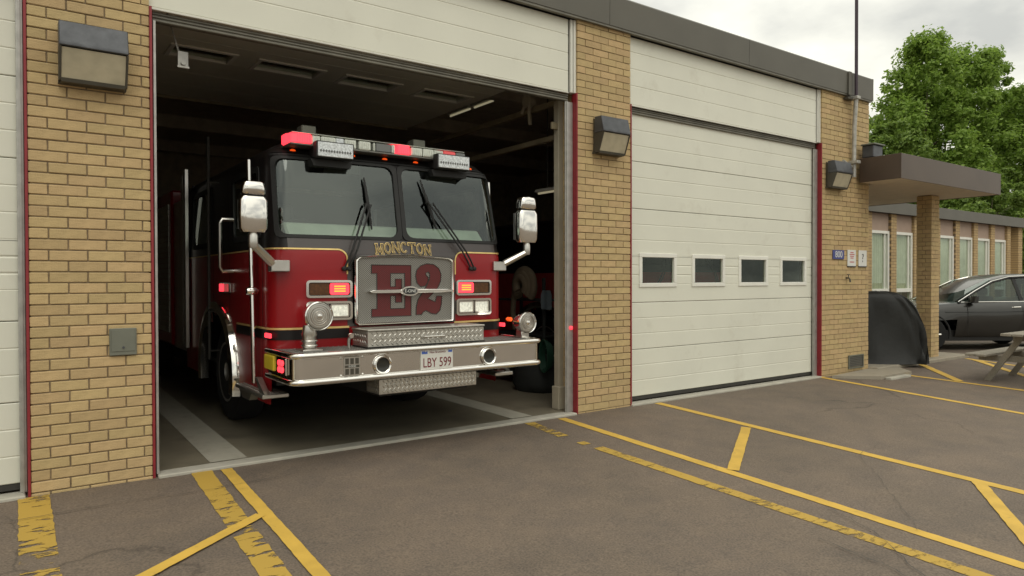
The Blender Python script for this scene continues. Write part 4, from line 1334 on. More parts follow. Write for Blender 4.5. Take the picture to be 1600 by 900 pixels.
# lamp clusters
for s in (-1, 1):
    ui, uo = (.515, .985)
    c0 = -.955 if s < 0 else .575; c1 = -.535 if s < 0 else 1.02
    for (z0, z1, kind) in ((1.368, 1.525, 'upper'), (1.165, 1.335, 'lower')):
        b = B(); ring(b, (c0 + .022, c1 - .022, z0 + .02, z1 - .02, .016), (c0, c1, z0, z1, .03), .030, .03)
        bz = obj('lamp_bezel', b, M['chrome'], ft, 50)
        b = B(); patch(b, c0 + .01, c1 - .01, z0 + .01, z1 - .01, .006); obj('lamp_recess', b, M['rubber'], bz)
        mid = (c0 + c1) / 2
        inner = (mid + .005, c1 - .03) if s < 0 else (c0 + .03, mid - .005)
        outer = (c0 + .03, mid - .005) if s < 0 else (mid + .005, c1 - .03)
        if kind == 'upper':
            b = B(); patch(b, *outer, z0 + .026, z1 - .026, .018, 6); obj('amber_lens', b, M['amber'], bz)
            b = B(); ring(b, (inner[0] + .02, inner[1] - .02, z0 + .045, z1 - .045, .01), (inner[0], inner[1], z0 + .026, z1 - .026, .02), .024, .02); patch(b, inner[0] + .004, inner[1] - .004, z0 + .03, z1 - .03, .014, 6); obj('red_light', b, M['red_lit'], bz)
            b = B()
            for k in range(3):
                zz = z0 + .052 + k * .022; patch(b, inner[0] + .035, inner[1] - .035, zz, zz + .012, .0265, 4, 1)
            obj('red_light_element', b, M['red_core'], bz)
        else:
            for (a, c) in (inner, outer):
                b = B(); ring(b, (a + .012, c - .012, z0 + .036, z1 - .036, .01), (a, c, z0 + .024, z1 - .024, .016), .024, .02); obj('headlight_rim', b, M['chrome'], bz)
                on = not (s < 0 and (a, c) == outer)
                b = B(); patch(b, a + .004, c - .004, z0 + .03, z1 - .03, .012, 6); obj('headlight', b, M['head'] if on else M['clear'], bz)
    # gold bar under the cluster on the right is part of the stripe; mirror brackets
for (x0, x1, y) in ((-1.28, -1.13, .10), (1.10, 1.265, .10)):
    pass

# bumper
BY0, BZ0, BZ1, BW = -.526, .675, .935, 1.25
b = B()
RB = .085


def bumper_line(o, r=RB):
    w, y0 = BW - o, BY0 + o
    A = [(-w + r - r * math.sin(a), y0 + r - r * math.cos(a)) for a in np.linspace(PI / 2, 0, 7)]
    return [(-w, .16)] + A + [(-x, y) for x, y in A[::-1]] + [(w, .16)]


out = bumper_line(0)
inn = bumper_line(.02, RB - .02)
prism(b, out + inn[::-1], 'z', BZ0 + .02, BZ1 - .02)
bp = obj('bumper', b, M['chrome'], ft, 30)
for z in (BZ1 - .022, BZ0 + .022):
    b = B()
    path = [(x, y, z) for x, y in bumper_line(-.007, RB + .007)]
    tube(b, path, .026, 10); obj('rub_rail', b, M['chrome'], bp, 50)


def lugs(b, o, ux, uz, w, h, nrm, pitch=.048, ln=.042, wd=.016, ht=.007):
    """raised lozenges of tread plate on the rectangle o + [0,w]*ux + [0,h]*uz"""
    o, ux, uz, nrm = Vector(o), Vector(ux), Vector(uz), Vector(nrm)
    ni, nj = int(w / pitch), int(h / pitch * 2)
    for j in range(nj):
        for i in range(ni):
            c = o + ux * ((i + .5 + .5 * (j % 2)) * w / (ni + .5)) + uz * ((j + .5) * h / nj)
            a = PI / 4 if j % 2 else -PI / 4
            d = ux * math.cos(a) + uz * math.sin(a); e = -ux * math.sin(a) + uz * math.cos(a)
            t_ = b.verts.new(c + nrm * ht)
            q = [b.verts.new(c + d * ln / 2), b.verts.new(c + e * wd / 2), b.verts.new(c - d * ln / 2), b.verts.new(c - e * wd / 2)]
            for k in range(4): b.faces.new([q[k], q[(k + 1) % 4], t_])


b = B(); prism(b, bumper_line(.0215, RB - .02), 'z', BZ1 - .03, BZ1 - .012); lugs(b, (-BW + .06, BY0 + .06, BZ1 - .0115), (1, 0, 0), (0, 1, 0), 2 * BW - .12, .49, (0, 0, 1), .05, .036, .011, .005)
obj('bumper_deck', b, M['deck'], bp)
# tread plate hose box on the deck, its latch, and the plate below the bumper
b = B(); box(b, -.56, .65, -.40, -.06, BZ1 + .0, 1.075, .006); lugs(b, (-.545, -.4008, BZ1 + .012), (1, 0, 0), (0, 0, 1), 1.18, .125, (0, -1, 0)); lugs(b, (-.5608, -.39, BZ1 + .012), (0, 1, 0), (0, 0, 1), .32, .125, (-1, 0, 0)); lugs(b, (-.545, -.39, 1.0755), (1, 0, 0), (0, 1, 0), 1.18, .32, (0, 0, 1))
hb = obj('hose_box', b, M['alum'], ft)
b = B(); box(b, -.565, .655, -.408, -.05, 1.076, 1.092, .004); obj('lid', b, M['alum'], hb)
b = B(); tube(b, [(-.02, -.405, 1.0), (-.02, -.425, 1.005), (.19, -.425, 1.005), (.19, -.405, 1.0)], .010, 8); box(b, -.04, 0, -.410, -.402, .985, 1.025, .003); box(b, .17, .21, -.410, -.402, .985, 1.025, .003); obj('latch', b, M['steel'], hb, 40)
b = B(); box(b, -.565, .655, -.41, -.07, BZ1 - .010, BZ1 + .0, .0); obj('seal', b, M['rubber'], hb)
b = B(); box(b, -.50, .50, BY0 + .03, BY0 + .30, .53, .665, .006); lugs(b, (-.48, BY0 + .0295, .54), (1, 0, 0), (0, 0, 1), .97, .115, (0, -1, 0), .042, .036, .014, .006); lugs(b, (-.5005, BY0 + .04, .54), (0, 1, 0), (0, 0, 1), .25, .115, (-1, 0, 0), .042, .036, .014, .006)
obj('lower_tread_plate', b, M['alum'], ft)

# recessed round lamps
for x in (2.622 - TX, 3.722 - TX):
    b = B(); lathe(b, [(.060, -.004), (.084, -.004), (.086, -.016), (.074, -.030), (.062, -.022), (.060, -.004)], (x, BY0, .797), 'y', 28); fl = obj('fog_lamp', b, M['chrome'], bp, 40)
    b = B(); lathe(b, [(.0601, -.003), (.0601, -.010), (.045, -.0062), (.02, -.005), (.001, -.0045)], (x, BY0, .797), 'y', 28); obj('lens', b, M['dark_lens'], fl, 60)
# registration plate
b = B(); box(b, -.118, .217, BY0 - .012, BY0 - .002, .712, .893, .004); pl = obj('number_plate', b, M['plate'], bp)
text_mesh('LBY 599', .098, M['plate_red'], 'plate_number', pl, Matrix.Translation((.05, BY0 - .0135, .778)) @ FACE @ Matrix.Diagonal((.88, 1.22, 1, 1)))
for q in ((-.108, -.05, .862), (.165, .207, .866)):
    b = B(); box(b, q[0], q[1], BY0 - .0132, BY0 - .0122, q[2], .885); obj('plate_sticker', b, M['plate_blue'], pl)
text_mesh('New Brunswick', .026, M['plate_red'], 'plate_heading', pl, Matrix.Translation((.055, BY0 - .0135, .874)) @ FACE)
b = B()
for x in (-.07, .17): lathe(b, [(.007, 0), (.007, -.004), (.003, -.006)], (x, BY0 - .0125, .885 if x < 0 else .722), 'y', 8)
obj('plate_bolt', b, M['steel'], pl)
# square vent plate with lettering on the bumper
b = B(); box(b, -.838, -.690, BY0 - .008, BY0 - .002, .722, .885, .003)
vp = obj('speaker_grille', b, M['steel'], bp)
b = B()
for i in range(3):
    for (za, zb) in ((.735, .785), (.822, .872)):
        box(b, -.825 + i * .044, -.825 + i * .044 + .032, BY0 - .0095, BY0 - .0082, za, zb)
box(b, -.828, -.70, BY0 - .0096, BY0 - .0083, .793, .814)
obj('slots', b, M['lamp_side'], vp)
text_mesh('E-ONE', .022, M['sign_white'], 'lettering', vp, Matrix.Translation((-.764, BY0 - .0105, .803)) @ FACE)
b = B()
for (x, z) in ((-.86, .875), (-.668, .875), (-.86, .73), (-.668, .73)): lathe(b, [(.010, 0), (.010, -.006), (.004, -.01)], (x, BY0 - .002, z), 'y', 10)
obj('rivet', b, M['steel'], bp)
# lamps on the bumper ends
b = B(); box(b, -BW - .035, -BW - .002, -.09, .17, .755, .885, .012, 2); obj('side_marker', b, M['yellow_lens'], bp)
b = B(); box(b, -BW - .020, -BW - .002, -.37, -.12, .745, .885, .006); sl = obj('side_lamp', b, M['chrome'], bp)
b = B()
for (y, z) in ((-.28, .84), (-.28, .785), (-.21, .84), (-.21, .785)): lathe(b, [(.026, 0), (.026, -.008), (.012, -.014)], (-BW - .02, y, z), 'x', 10)
obj('red_element', b, M['red_lit'], sl)
b = B(); box(b, BW + .002, BW + .020, -.37, -.12, .745, .885, .006); sl = obj('side_lamp', b, M['chrome'], bp)
b = B()
for (y, z) in ((-.28, .84), (-.28, .785), (-.21, .84), (-.21, .785)): lathe(b, [(.026, 0), (.026, .008), (.012, .014)], (BW + .02, y, z), 'x', 10)
obj('red_element', b, M['red_lit'], sl)


def siren(c, r, pedestal):
    b = B()
    lathe(b, [(.03, .17), (r * .55, .165), (r * .80, .12), (r * .92, .06), (r * .97, .02), (r, .0), (r, -.012), (r * .93, -.022), (r * .86, -.012), (r * .80, -.004)], c, 'y', 32)
    s_ = obj('siren', b, M['chrome'], ft, 40)
    b = B(); lathe(b, [(r * .84, -.002), (r * .84, -.010), (.02, -.016), (.001, -.017)], c, 'y', 32); obj('face_disc', b, M['steel'], s_, 40)
    for k, rr in enumerate((.74, .60, .46, .32, .18)):
        b = B(); tube(b, [(c[0] + r * rr * math.cos(a), c[1] - .0155, c[2] + r * rr * math.sin(a)) for a in np.linspace(0, 2 * PI, 29)], .0045, 5, False); obj('grille_ring', b, M['steel'] if k % 2 == 0 else M['chrome'], s_, 60)
    b = B()
    for k in range(0):
        a = PI / 2 + k * 2 * PI / 3; tube(b, [(c[0], c[1] - .018, c[2]), (c[0] + r * .82 * math.cos(a), c[1] - .014, c[2] + r * .82 * math.sin(a))], .007, 6)
    lathe(b, [(.02, -.014), (.02, -.026), (.008, -.03)], c, 'y', 12); obj('hub', b, M['chrome'], s_, 40)
    b = B(); 
    if pedestal:
        lathe(b, [(.075, 0), (.075, .02), (.058, .03), (.058, .12), (.065, .14), (.05, .22)], (c[0] - .055, c[1] + .08, BZ1 - .012), 'z', 20)
        box(b, c[0] - .14, c[0] + .03, c[1] - .01, c[1] + .17, BZ1 - .012, BZ1 + .008, .004)
        for z in (.035, .075): tube(b, [(c[0] - .055 + .062 * math.cos(a), c[1] + .08 + .062 * math.sin(a), BZ1 + z) for a in np.linspace(0, 2 * PI, 17)], .008, 5, False)
    else:
        box(b, c[0] - .05, c[0] + .05, c[1] + .03, c[1] + .13, BZ1 - .012, c[2] - r * .7, .006)
    obj('mount', b, M['steel'], s_, 40)


siren((2.145 - TX, -.31, 1.222), .124, True)
siren((4.345 - TX, -.32, 1.085), .112, False)
b = B(); lathe(b, [(.022, 0), (.022, .05), (.015, .07)], (1.08, -.25, 1.12), 'y', 10); obj('amber_marker', b, M['amber_lit'], ft)
b = B(); tube(b, [(-.66, -.22, BZ1 - .012), (-.66, -.22, 1.0), (-.655, -.24, 1.03)], .016, 8); lathe(b, [(.024, 0), (.026, -.02), (.02, -.03)], (-.655, -.24, 1.035), 'y', 12); obj('hose_coupling', b, M['chrome'], ft, 40)

# light bar, scene lights, markers on the brow
LY = .12
b = B(); box(b, -1.06, .76, LY - .015, LY + .26, 2.735, 2.75, .004); lb = obj('light_bar', b, M['deck'], ft)
for x in (-.75, .45):
    b = B(); box(b, x, x + .10, LY + .06, LY + .30, 2.715, 2.7345, .003); obj('bar_foot', b, M['rubber'], lb)
segs = [(-1.08, -.87, 'red_lit', .02), (-.868, -.785, 'clear', .0), (-.780, -.64, 'clear', .006), (-.638, -.56, 'led', 0), (-.555, -.44, 'clear', .004), (-.415, -.295, 'clear', .006), (-.265, -.245, 'clear', 0), (-.24, -.08, 'grey_lens', 0), (-.075, -.04, 'clear', .002), (-.01, .115, 'red_lit', .008), (.135, .26, 'clear', 0), (.265, .385, 'clear', .006), (.39, .50, 'clear', .0), (.505, .64, 'red_dim', .006), (.645, .76, 'grey_lens', .0)]
for (a, c, k, d) in segs:
    b = B()
    if a < -1:
        prism(b, [(c, LY - .02), (a + .09, LY - .02), (a + .03, LY + .01), (a, LY + .08), (a, LY + .18), (a + .05, LY + .24), (c, LY + .24)], 'z', 2.7505, 2.838, .008)
        for i in range(6): tube(b, [(a + .085 + i * .022, LY - .022, 2.757), (a + .085 + i * .022, LY - .022, 2.832)], .005, 5)
    else:
        box(b, a, c, LY - .015 - d, LY + .22, 2.7505, 2.832 + (.010 if k == 'red_lit' else 0), .008)
        if k in ('red_lit', 'clear'):
            n_ = max(2, int((c - a) / .022))
            for i in range(n_): box(b, a + .008 + i * (c - a - .016) / n_, a + .008 + (i + .55) * (c - a - .016) / n_, LY - .020 - d, LY - .014 - d, 2.765, 2.818)
    obj('light_segment', b, M[k], lb)
b = B(); box(b, -1.04, .76, LY + .0, LY + .225, 2.8435, 2.850, .003); obj('top_cover', b, M['clear'], lb)
for (x0, x1, z0) in ((2.255 - TX, 2.610 - TX, 2.628), (3.49 - TX, 3.872 - TX, 2.640)):
    zt = z0 + .148
    b = B(); box(b, x0, x1, .02, .11, z0, zt, .006); box(b, x0 + .02, x1 - .02, .1105, .26, z0 + .02, zt - .035); sc_ = obj('scene_light', b, M['rubber'], ft)
    b = B(); box(b, x0 + .012, x1 - .012, .012, .022, z0 + .010, zt - .010, .003); obj('lens', b, M['led'], sc_)
    b = B()
    for i in range(12):
        xx = x0 + .026 + i * (x1 - x0 - .052) / 12; prism(b, [(xx, z0 + .060), (xx + .012, z0 + .045), (xx + .022, z0 + .060), (xx + .012, z0 + .073)], 'y', .008, .0118)
    obj('led_element', b, M['grey_lens'], sc_)
    b = B(); prism(b, [(x0 - .02, z0 - .004), (x1 + .02, z0 - .004), (x1 + .005, z0 - .065), (x0 + .005, z0 - .065)], 'y', .11, .23); obj('bracket', b, M['rubber'], sc_)
for x in (2.13, 2.69, 3.02, 3.36, 4.03):
    p = surf(x - TX, 2.708, .0)
    b = B(); lathe(b, [(.022, .0), (.022, -.008), (.013, -.018), (.004, -.022)], (0, 0, 0), 'y', 12)
    for v in b.verts: v.co = Vector((v.co.x * 1.2, v.co.y, v.co.z * .62)) + p
    obj('amber_marker', b, M['amber_lit'], ft, 60)
for x in (2.33 - TX, 3.54 - TX):
    b = B(); box(b, x, x + .145, .62, .76, 2.806, 3.03, .008); obj('roof_box', b, M['grey_box'], ft)
# slim dark rail standing off the cab side
b = B(); tube(b, [(-1.30, 2.12, .66), (-1.30, 2.12, 3.10)], .016, 8)
for z in (.75, 2.60): tube(b, [(-1.30, 2.12, z), (-1.19, 2.12, z)], .010, 6)
obj('side_rail', b, M['hose_dark'], ft, 40)

# wipers
for s, base, el, tip0, tip1 in ((-1, (2.50 - TX, 1.63), (2.74 - TX, 2.235), (2.755 - TX, 2.495), (2.79 - TX, 2.0)), (1, (3.87 - TX, 1.64), (3.40 - TX, 2.29), (3.355 - TX, 2.52), (3.49 - TX, 2.03))):
    b = B(); off = .05
    for dx in (0, .045):
        P = [surf(base[0] + dx + (el[0] - base[0]) * f, base[1] + (el[1] - base[1]) * f, .018 + off * min(1, f * 3)) for f in np.linspace(0, 1, 8)]
        tube(b, P, .009, 6)
    w_ = obj('wiper', b, M['rubber'], ft)
    b = B(); tube(b, [surf(tip0[0] + (tip1[0] - tip0[0]) * f, tip0[1] + (tip1[1] - tip0[1]) * f, .022) for f in np.linspace(0, 1, 6)], [.008, .012, .016, .016, .012, .008], 6); tube(b, [surf(el[0], el[1], .068), surf(el[0], el[1], .02)], .012, 6); obj('blade', b, M['rubber'], w_)
    b = B()
    for dx in (0, .045): lathe(b, [(.020, .01), (.022, -.03), (.012, -.04)], surf(base[0] + dx, base[1], 0), 'y', 10)
    obj('pivot', b, M['rubber'], w_, 40)

# mirrors
for s, hx0, hx1, hy, hz0, hz1, br in ((-1, 1.553 - TX, 1.784 - TX, -.15, 1.925, 2.345, (-1.235, .02, 1.655)), (1, 4.424 - TX, 4.68 - TX, -.10, 1.925, 2.41, (1.19, .05, 1.675))):
    zc_ = hz0 + (hz1 - hz0) * .72; cx = (hx0 + hx1) / 2; w2 = (hx1 - hx0) / 2
    mr = B()

    def head(b, za, zb, ta, tb):
        secs = []
        for f, k in ((0, .82), (.10, .97), (.5, 1), (.9, .97), (1, .80)):
            z = za + (zb - za) * f; ww = w2 * (ta + (tb - ta) * f) * k; d = .10 * k
            ring_ = []
            for i in range(20):
                a = 2 * PI * i / 20; ca, sa = math.cos(a), math.sin(a)
                ex = .5
                ring_.append((cx + ww * math.copysign(abs(ca) ** ex, ca), hy + .06 + (d if sa > 0 else d * .8) * math.copysign(abs(sa) ** ex, sa) * .75, z))
            secs.append(ring_)
        loft(b, secs, close=True)
    head(mr, hz0, zc_ - .008, .96, 1.0); head(mr, zc_ + .008, hz1, .88, .72)
    mo = obj('mirror', mr, M['chrome'], ft, 50)
    b = B(); box(b, cx - w2 * .86, cx + w2 * .86, hy + .146, hy + .150, hz0 + .03, zc_ - .03); obj('mirror_glass', b, M['grey_lens'], mo)
    b = B(); box(b, cx - w2 * .6, cx + w2 * .6, hy + .02, hy + .10, zc_ - .01, zc_ + .01); obj('mirror_joint', b, M['rubber'], mo)
    b = B(); lathe(b, [(.035, -.13), (.04, -.10), (.04, -.03), (.03, .0), (.03, .02)], (cx, hy + .06, hz0 - .0), 'z', 14)
    tube(b, [(cx, hy + .06, hz0 - .10), (br[0] - s * (-.02), br[1], br[2] + .02)], [.034, .038], 8)
    obj('mirror_arm', b, M['steel'], mo, 40)
    b = B(); bx = br[0]; xs0, xs1 = sorted((bx + s * .03, bx - s * .13)); p_ = surf(s * 1.10, 1.65).y
    box(b, xs0, xs1, br[1] - .03, p_ + .05, br[2] - .055, br[2] + .045, .008); obj('mirror_bracket', b, M['steel'], mo)
    b = B(); tube(b, [(-s * -1.31, .50, 2.62), (-s * -1.305, .45, 1.6), (-s * -1.30, .41, .60)], .022, 10); lathe(b, [(.0301, -.05), (.042, -.02), (.042, .02), (.0301, .05)], (s * 1.305, .44, 1.43), 'x', 12)
    obj('grab_pole', b, M['chrome'] if s < 0 else M['chrome'], ft, 40)
    # cab steps
    b = B(); box(b, *sorted((s * 1.10, s * 1.33)), .06, .95, .50, .535, .006); lugs(b, (min(s * 1.11, s * 1.32), .08, .5355), (1, 0, 0), (0, 1, 0), .21, .85, (0, 0, 1), .04); prism(b, [(.06, .53), (.20, .53), (.36, .66), (.30, .66)], 'x', *sorted((s * 1.26, s * 1.31))); prism(b, [(.50, .50), (.95, .50), (.82, .42), (.58, .42)], 'x', *sorted((s * 1.12, s * 1.30))); obj('cab_step', b, M['alum'], ft)
    # crew door handle
    b = B(); tube(b, [(s * 1.23, 1.36, 2.14), (s * 1.34, 1.36, 2.14), (s * 1.36, 1.36, 2.10), (s * 1.36, 1.36, 1.66), (s * 1.34, 1.36, 1.62), (s * 1.23, 1.36, 1.62)], .020, 8); obj('grab_handle', b, M['steel'], ft, 40)
    # lit marker lamps on the side
    b = B(); box(b, *sorted((s * 1.236, s * 1.262)), 1.42, 1.84, 1.40, 1.50, .006); ml = obj('side_flasher', b, M['chrome'], ft)
    b = B(); box(b, *sorted((s * 1.262, s * 1.272)), 1.66, 1.80, 1.41, 1.49, .004); obj('red_lens', b, M['red_lit'], ml)
    b = B(); box(b, *sorted((s * 1.262, s * 1.270)), 1.47, 1.60, 1.41, 1.49, .004); obj('dim_lens', b, M['red_dim'], ml)
    b = B(); box(b, *sorted((s * 1.236, s * 1.258)), .10, .24, 1.02, 1.06, .004); obj('side_marker', b, M['red_lit'], ft)
    # wheel and chrome fender
    xo = s * 1.015
    b = B(); lathe(b, [(.30, -.15), (.45, -.155), (.515, -.13), (TR, -.09), (TR, .09), (.515, .13), (.45, .155), (.30, .15)], (xo, AXY, AXZ), 'x', 40); wh = obj('wheel', b, M['tyre'], ft, 40)
    b = B(); lathe(b, [(.31, .14), (.325, .155), (.30, .15), (.26, .08), (.15, .075), (.14, .13), (.10, .15), (.01, .155)], (xo, AXY, AXZ), 'x', 32, s)
    for k in range(10):
        a = 2 * PI * k / 10; lathe(b, [(.018, .07), (.018, .115), (.008, .12)], (xo, AXY + .20 * math.cos(a), AXZ + .20 * math.sin(a)), 'x', 8, s)
    obj('rim', b, M['rim'], wh, 40)
    b = B()
    pr = [(.655, -.03), (.655, .055), (.69, .075), (.77, .06), (.785, .0), (.785, -.012)]
    secs = []
    for k in range(25):
        a = math.radians(-12 + 204 * k / 24); secs.append([(s * (1.236 + d), AXY + r_ * math.cos(a), AXZ + r_ * math.sin(a)) for r_, d in pr])
    loft(b, secs); obj('fender', b, M['chrome'], ft, 40)

# chassis, body behind the cab
b = B(); box(b, -.45, .45, -.40, 8.6, .50, .72); box(b, -.95, .95, AXY - .08, AXY + .08, .44, .60); box(b, -1.0, 1.0, 2.4, 8.4, .35, .60); obj('chassis', b, M['dark'], ft)
b = B(); prism(b, [(-1.02, .62), (-.62, .62), (-.62, 1.2), (-1.02, 1.2)], 'y', 1.25, 2.6); prism(b, [(.62, .62), (1.02, .62), (1.02, 1.2), (.62, 1.2)], 'y', 1.25, 2.6); obj('wheel_housing', b, M['dark'], ft)
b = B(); box(b, -1.22, 1.22, 3.70, 4.55, .60, 2.60, .02); obj('pump_panel', b, M['steel'], ft)
b = B(); box(b, -1.25, 1.25, 4.56, 8.7, .62, 2.78, .03); rb = obj('rear_body', b, M['red'], ft)
for s in (-1, 1):
    for i in range(3):
        y0 = 4.70 + i * 1.32; b = B(); 
        for j in range(24):
            z = .80 + j * .075; box(b, *sorted((s * 1.251, s * 1.262)), y0, y0 + 1.2, z, z + .07, .003)
        obj('roller_shutter', b, M['alum'], rb)
    for (y, w, z0, z1) in ((3.40, .09, .68, 2.92), (3.58, .05, .70, 2.86)):
        b = B(); box(b, *sorted((s * 1.245, s * 1.30)), y, y + w, z0, z1, .01); obj('corner_trim', b, M['steel'], ft)
    b = B(); lathe(b, [(.30, -.15), (.45, -.155), (.515, -.13), (TR, -.09), (TR, .09), (.515, .13), (.45, .155), (.30, .15)], (s * 1.08, 6.6, AXZ), 'x', 32); obj('wheel', b, M['tyre'], ft, 40)

# a second engine stands behind the closed door: only what the door windows can show
ft2 = thing('fire_engine', 'second red fire engine seen dimly through the closed door windows', 'fire truck', (8.35, 1.0, 0))
ft2.scale = (1, 1, .90)
_skip = {'town_name', 'town_name_inlay', 'light_bar', 'amber_marker', 'side_flasher', 'hi_vis_coat', 'side_marker', 'siren'}
for ch in [c for c in COL.objects if c.parent == ft and c.name.split('.')[0] in ('cab_body', 'cab_upper', 'cab_roof', 'windscreen_frame', 'bumper', 'wheel', 'fender', 'rear_body', 'chassis', 'wiper', 'cab_rear_wall')]:
    c = ch.copy(); COL.objects.link(c); c.parent = ft2
    if c.name.startswith('cab_body'):
        c.material_slots[0].link = 'OBJECT'; c.material_slots[0].material = M['dull_red']
    for g in [g for g in COL.objects if g.parent == ch and g.name.split('.')[0] in ('rim', 'blade', 'rub_rail')]:
        d = g.copy(); COL.objects.link(d); d.parent = c

# ------------------------------------------------------------------ things inside the bay
for (y0, y1, x) in ((2.50, 3.05, 5.87), (3.12, 3.75, 5.86)):
    t = thing('tube_light', 'lit strip light under the bay ceiling, %s of the pair' % ('nearer' if y0 < 3 else 'farther'), 'strip light', (x, y0, 4.16), 0, 'strip lights in the bay')
    b = B(); box(b, -.06, .06, 0, y1 - y0, .03, .08, .005); obj('housing', b, M['white_trim'], t)
    b = B(); tube(b, [(0, .02, .015), (0, y1 - y0 - .02, .015)], .014, 8); obj('tube', b, M['tube_light'], t, 40)
t = thing('tube_light', 'lit strip light low on the right, just left of the cream door post', 'strip light', (6.0, 1.2, 2.70), 0, 'strip lights in the bay')
b = B(); box(b, -.05, .05, 0, .42, .03, .07, .005); obj('housing', b, M['white_trim'], t)
b = B(); tube(b, [(0, .02, .018), (0, .40, .018)], .014, 8); obj('tube', b, M['tube_light'], t, 40)
b = B(); tube(b, [(0, .2, .071), (0, .2, 1.66)], .008, 5); obj('hanger', b, M['hose_dark'], t)
# dark shelf rack with gear on the right of the bay
t = thing('gear_rack', 'dark rack inside the bay by the cream door post', 'rack', (6.05, 1.55, 0))
for (x, y) in ((0, 0), (.5, 0), (0, 1.2), (.5, 1.2)):
    b = B(); box(b, x - .02, x + .02, y - .02, y + .02, 0, 1.55, .003); obj('upright', b, M['dark_cart'], t)
for z in (.12, .72, 1.22):
    b = B(); box(b, -.015, .515, -.015, 1.215, z, z + .025, .003); obj('shelf', b, M['dark_cart'], t)
t = thing('coiled_hose', 'beige coiled hose hanging upright on the rack', 'hose', (5.99, 1.85, 1.26))
b = B()
for k in range(3): tube(b, [(-.05 - .03 * k, (.20 - .04 * k) * math.cos(a), .18 + (.22 - .05 * k) * math.sin(a)) for a in np.linspace(-.8, PI + .8, 26)], .062, 8)
obj('loops', b, M['beige_cloth'], t, 60)
b = B(); tube(b, [(-.05, .24, .12), (-.06, .27, -.2), (-.05, .22, -.45)], .04, 8); obj('tail', b, M['beige_cloth'], t, 60)
t = thing('folded_towel', 'pale blue cloth hanging off the rack beside the beige hose', 'cloth', (5.98, 1.36, 1.12))
b = B()
secs = []
for z, k in ((.26, .7), (.2, 1), (.1, 1.05), (0, .95)): secs.append([(-.03 + .02 * math.sin(i * 1.7), -.11 * k + .22 * k * i / 6, z) for i in range(7)])
loft(b, secs, caps=False); bmesh.ops.solidify(b, geom=list(b.faces), thickness=.012); o_ = obj('folds', b, M['pale_blue'], t, 60)
t = thing('canvas_bag', 'dark canvas bag heaped on the floor at the right of the bay', 'bag', (5.95, 1.55, 0))
b = B(); secs = []
for z, r_ in ((0.0, .26), (.1, .32), (.28, .30), (.42, .22), (.50, .10)): secs.append([(r_ * math.cos(a) * (1 + .08 * math.sin(3 * a + z * 9)), 1.2 * r_ * math.sin(a), z) for a in np.linspace(0, 2 * PI, 19)[:-1]])
loft(b, secs, close=True); obj('body', b, M['dark_cart'], t, 60)
b = B(); tube(b, [(-.15, -.1, .40), (-.17, 0, .55), (-.14, .12, .40)], .018, 6); obj('strap', b, M['dark_cart'], t, 60)
t = thing('green_hose', 'green garden hose hanging near the floor by the cream door post', 'hose', (5.75, 1.15, .30))
b = B()
for k in range(4): tube(b, [(-.02 + .025 * k, .09 * math.cos(a), .22 + (.21 - .012 * k) * math.sin(a)) for a in np.linspace(0, 2 * PI, 22)], .016, 6, False)
obj('coil', b, M['green_hose'], t, 60)
b = B(); box(b, .07, .32, -.02, .02, .30, .34, .004); obj('hook', b, M['dark_cart'], t)

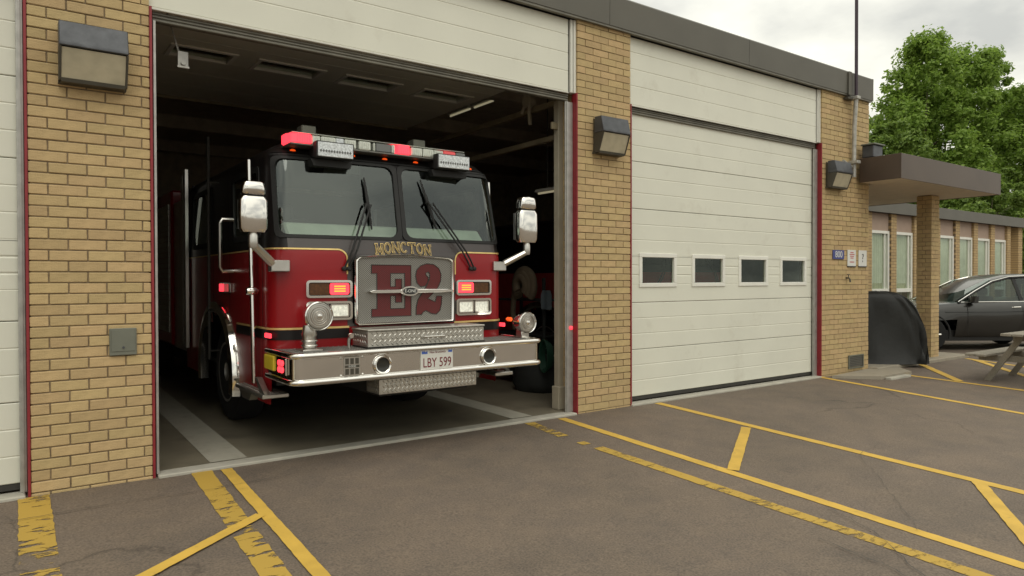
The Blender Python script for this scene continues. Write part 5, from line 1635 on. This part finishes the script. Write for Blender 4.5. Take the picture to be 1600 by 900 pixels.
# ------------------------------------------------------------------ trees behind the office wing
def tree(loc, h, rx, seed, nleaf, mat_, label, low=.12, size=.30):
    rng = np.random.default_rng(seed); rr = random.Random(seed)
    t = thing('tree', label, 'tree', loc, 0, 'trees behind the office wing')
    b = B(); pts = [(0, 0, -.2)]; x = y = 0
    for k in range(1, 8):
        x += rr.uniform(-.15, .15); y += rr.uniform(-.15, .15); pts.append((x, y, h * .8 * k / 7))
    tube(b, pts, [.034 * h * (1 - .12 * k) ** 1.6 * .72 for k in range(8)], 10)
    tips = []
    for k in range(26):
        i = rr.randrange(1, 7); p0 = Vector(pts[i]); f = i / 7
        a = rr.uniform(0, 2 * PI); ln = rx * rr.uniform(.55, 1.0) * (1.15 - .55 * f)
        e = p0 + Vector((math.cos(a) * ln, math.sin(a) * ln, ln * rr.uniform(.25, .9)))
        m1 = p0.lerp(e, .5) + Vector((0, 0, -.1 * ln + rr.uniform(-.2, .2)))
        tube(b, [p0, m1, e], [.010 * h * (1.1 - f), .006 * h * (1.1 - f), .012 * h * .1], 6)
        tips += [e, m1.lerp(e, .5), m1]
    obj('trunk', b, M['bark'], t, 60)
    # crown clumps: random in an uneven ovoid plus the limb tips
    ctr = []
    for p in tips: ctr.append((p.x, p.y, p.z))
    while len(ctr) < 330:
        z = rr.uniform(low, 1.0); prof = math.sin(PI * min(1, max(0, (z - low) / (1.03 - low))) ** .72) ** .62
        a = rr.uniform(0, 2 * PI); q = math.sqrt(rr.uniform(.38, 1))
        R_ = rx * prof * q * (1 + .22 * math.sin(3 * a + seed) + .12 * math.sin(7 * z * 3 + a * 2))
        ctr.append((R_ * math.cos(a), R_ * math.sin(a), z * h))
    ctr = np.array(ctr)
    cr_ = rng.uniform(.35, .95, len(ctr)) * h * .058
    idx = rng.integers(0, len(ctr), nleaf)
    d = rng.normal(size=(nleaf, 3)); d /= np.linalg.norm(d, axis=1)[:, None]
    pos = ctr[idx] + d * (cr_[idx] * rng.uniform(.25, 1.1, nleaf))[:, None] * np.array([1, 1, .75])
    nrm = d * .6 + rng.normal(size=(nleaf, 3)) * .6 + np.array([0, 0, .8]); nrm /= np.linalg.norm(nrm, axis=1)[:, None]
    ax = np.cross(nrm, rng.normal(size=(nleaf, 3))); ax /= np.linalg.norm(ax, axis=1)[:, None]; bx_ = np.cross(nrm, ax)
    sz = size * rng.uniform(.55, 1.25, nleaf)[:, None]
    q0 = pos - ax * sz * .6; q1 = pos - bx_ * sz * .32 + ax * sz * .05; q2 = pos + ax * sz * .6; q3 = pos + bx_ * sz * .32 + ax * sz * .05
    vv = np.stack([q0, q1, q2, q3], 1).reshape(-1, 3)
    me = bpy.data.meshes.new('crown'); me.vertices.add(len(vv)); me.vertices.foreach_set('co', vv.ravel())
    me.loops.add(len(vv)); me.loops.foreach_set('vertex_index', np.arange(len(vv), dtype=np.int32))
    me.polygons.add(nleaf); me.polygons.foreach_set('loop_start', np.arange(0, len(vv), 4, dtype=np.int32))
    me.update(calc_edges=True); me.validate()
    obj('crown', me, mat_, t)
    return t


tree((42.0, 12.3, 0), 15.0, 3.3, 3, 52000, M['leaf'], 'tall fresh green leafy tree with the highest top, just right of the hall roof corner', .05, .21)
tree((46.5, 11.6, 0), 15.0, 4.3, 11, 70000, M['leaf'], 'broad green leafy tree between the tallest tree and the edge of the photo', .05, .20)
tree((50.5, 10.0, 0), 12.8, 4.6, 23, 52000, M['leaf'], 'rounded green leafy tree cut by the right edge of the photo', .05, .21)
tree((56, 17.0, 0), 17.0, 6.6, 31, 52000, M['leaf2'], 'darker leafy tree farthest back, filling the gaps between the others', .03, .27)
tree((38.0, 7.5, 0), 6.6, 4.0, 41, 40000, M['leaf2'], 'short dark bushy tree beyond the end of the office wing', .02, .16)
tree((37.0, 11.6, 0), 9.5, 2.7, 57, 50000, M['leaf2'], 'small leafy tree low behind the canopy beside the hall corner', .02, .17)
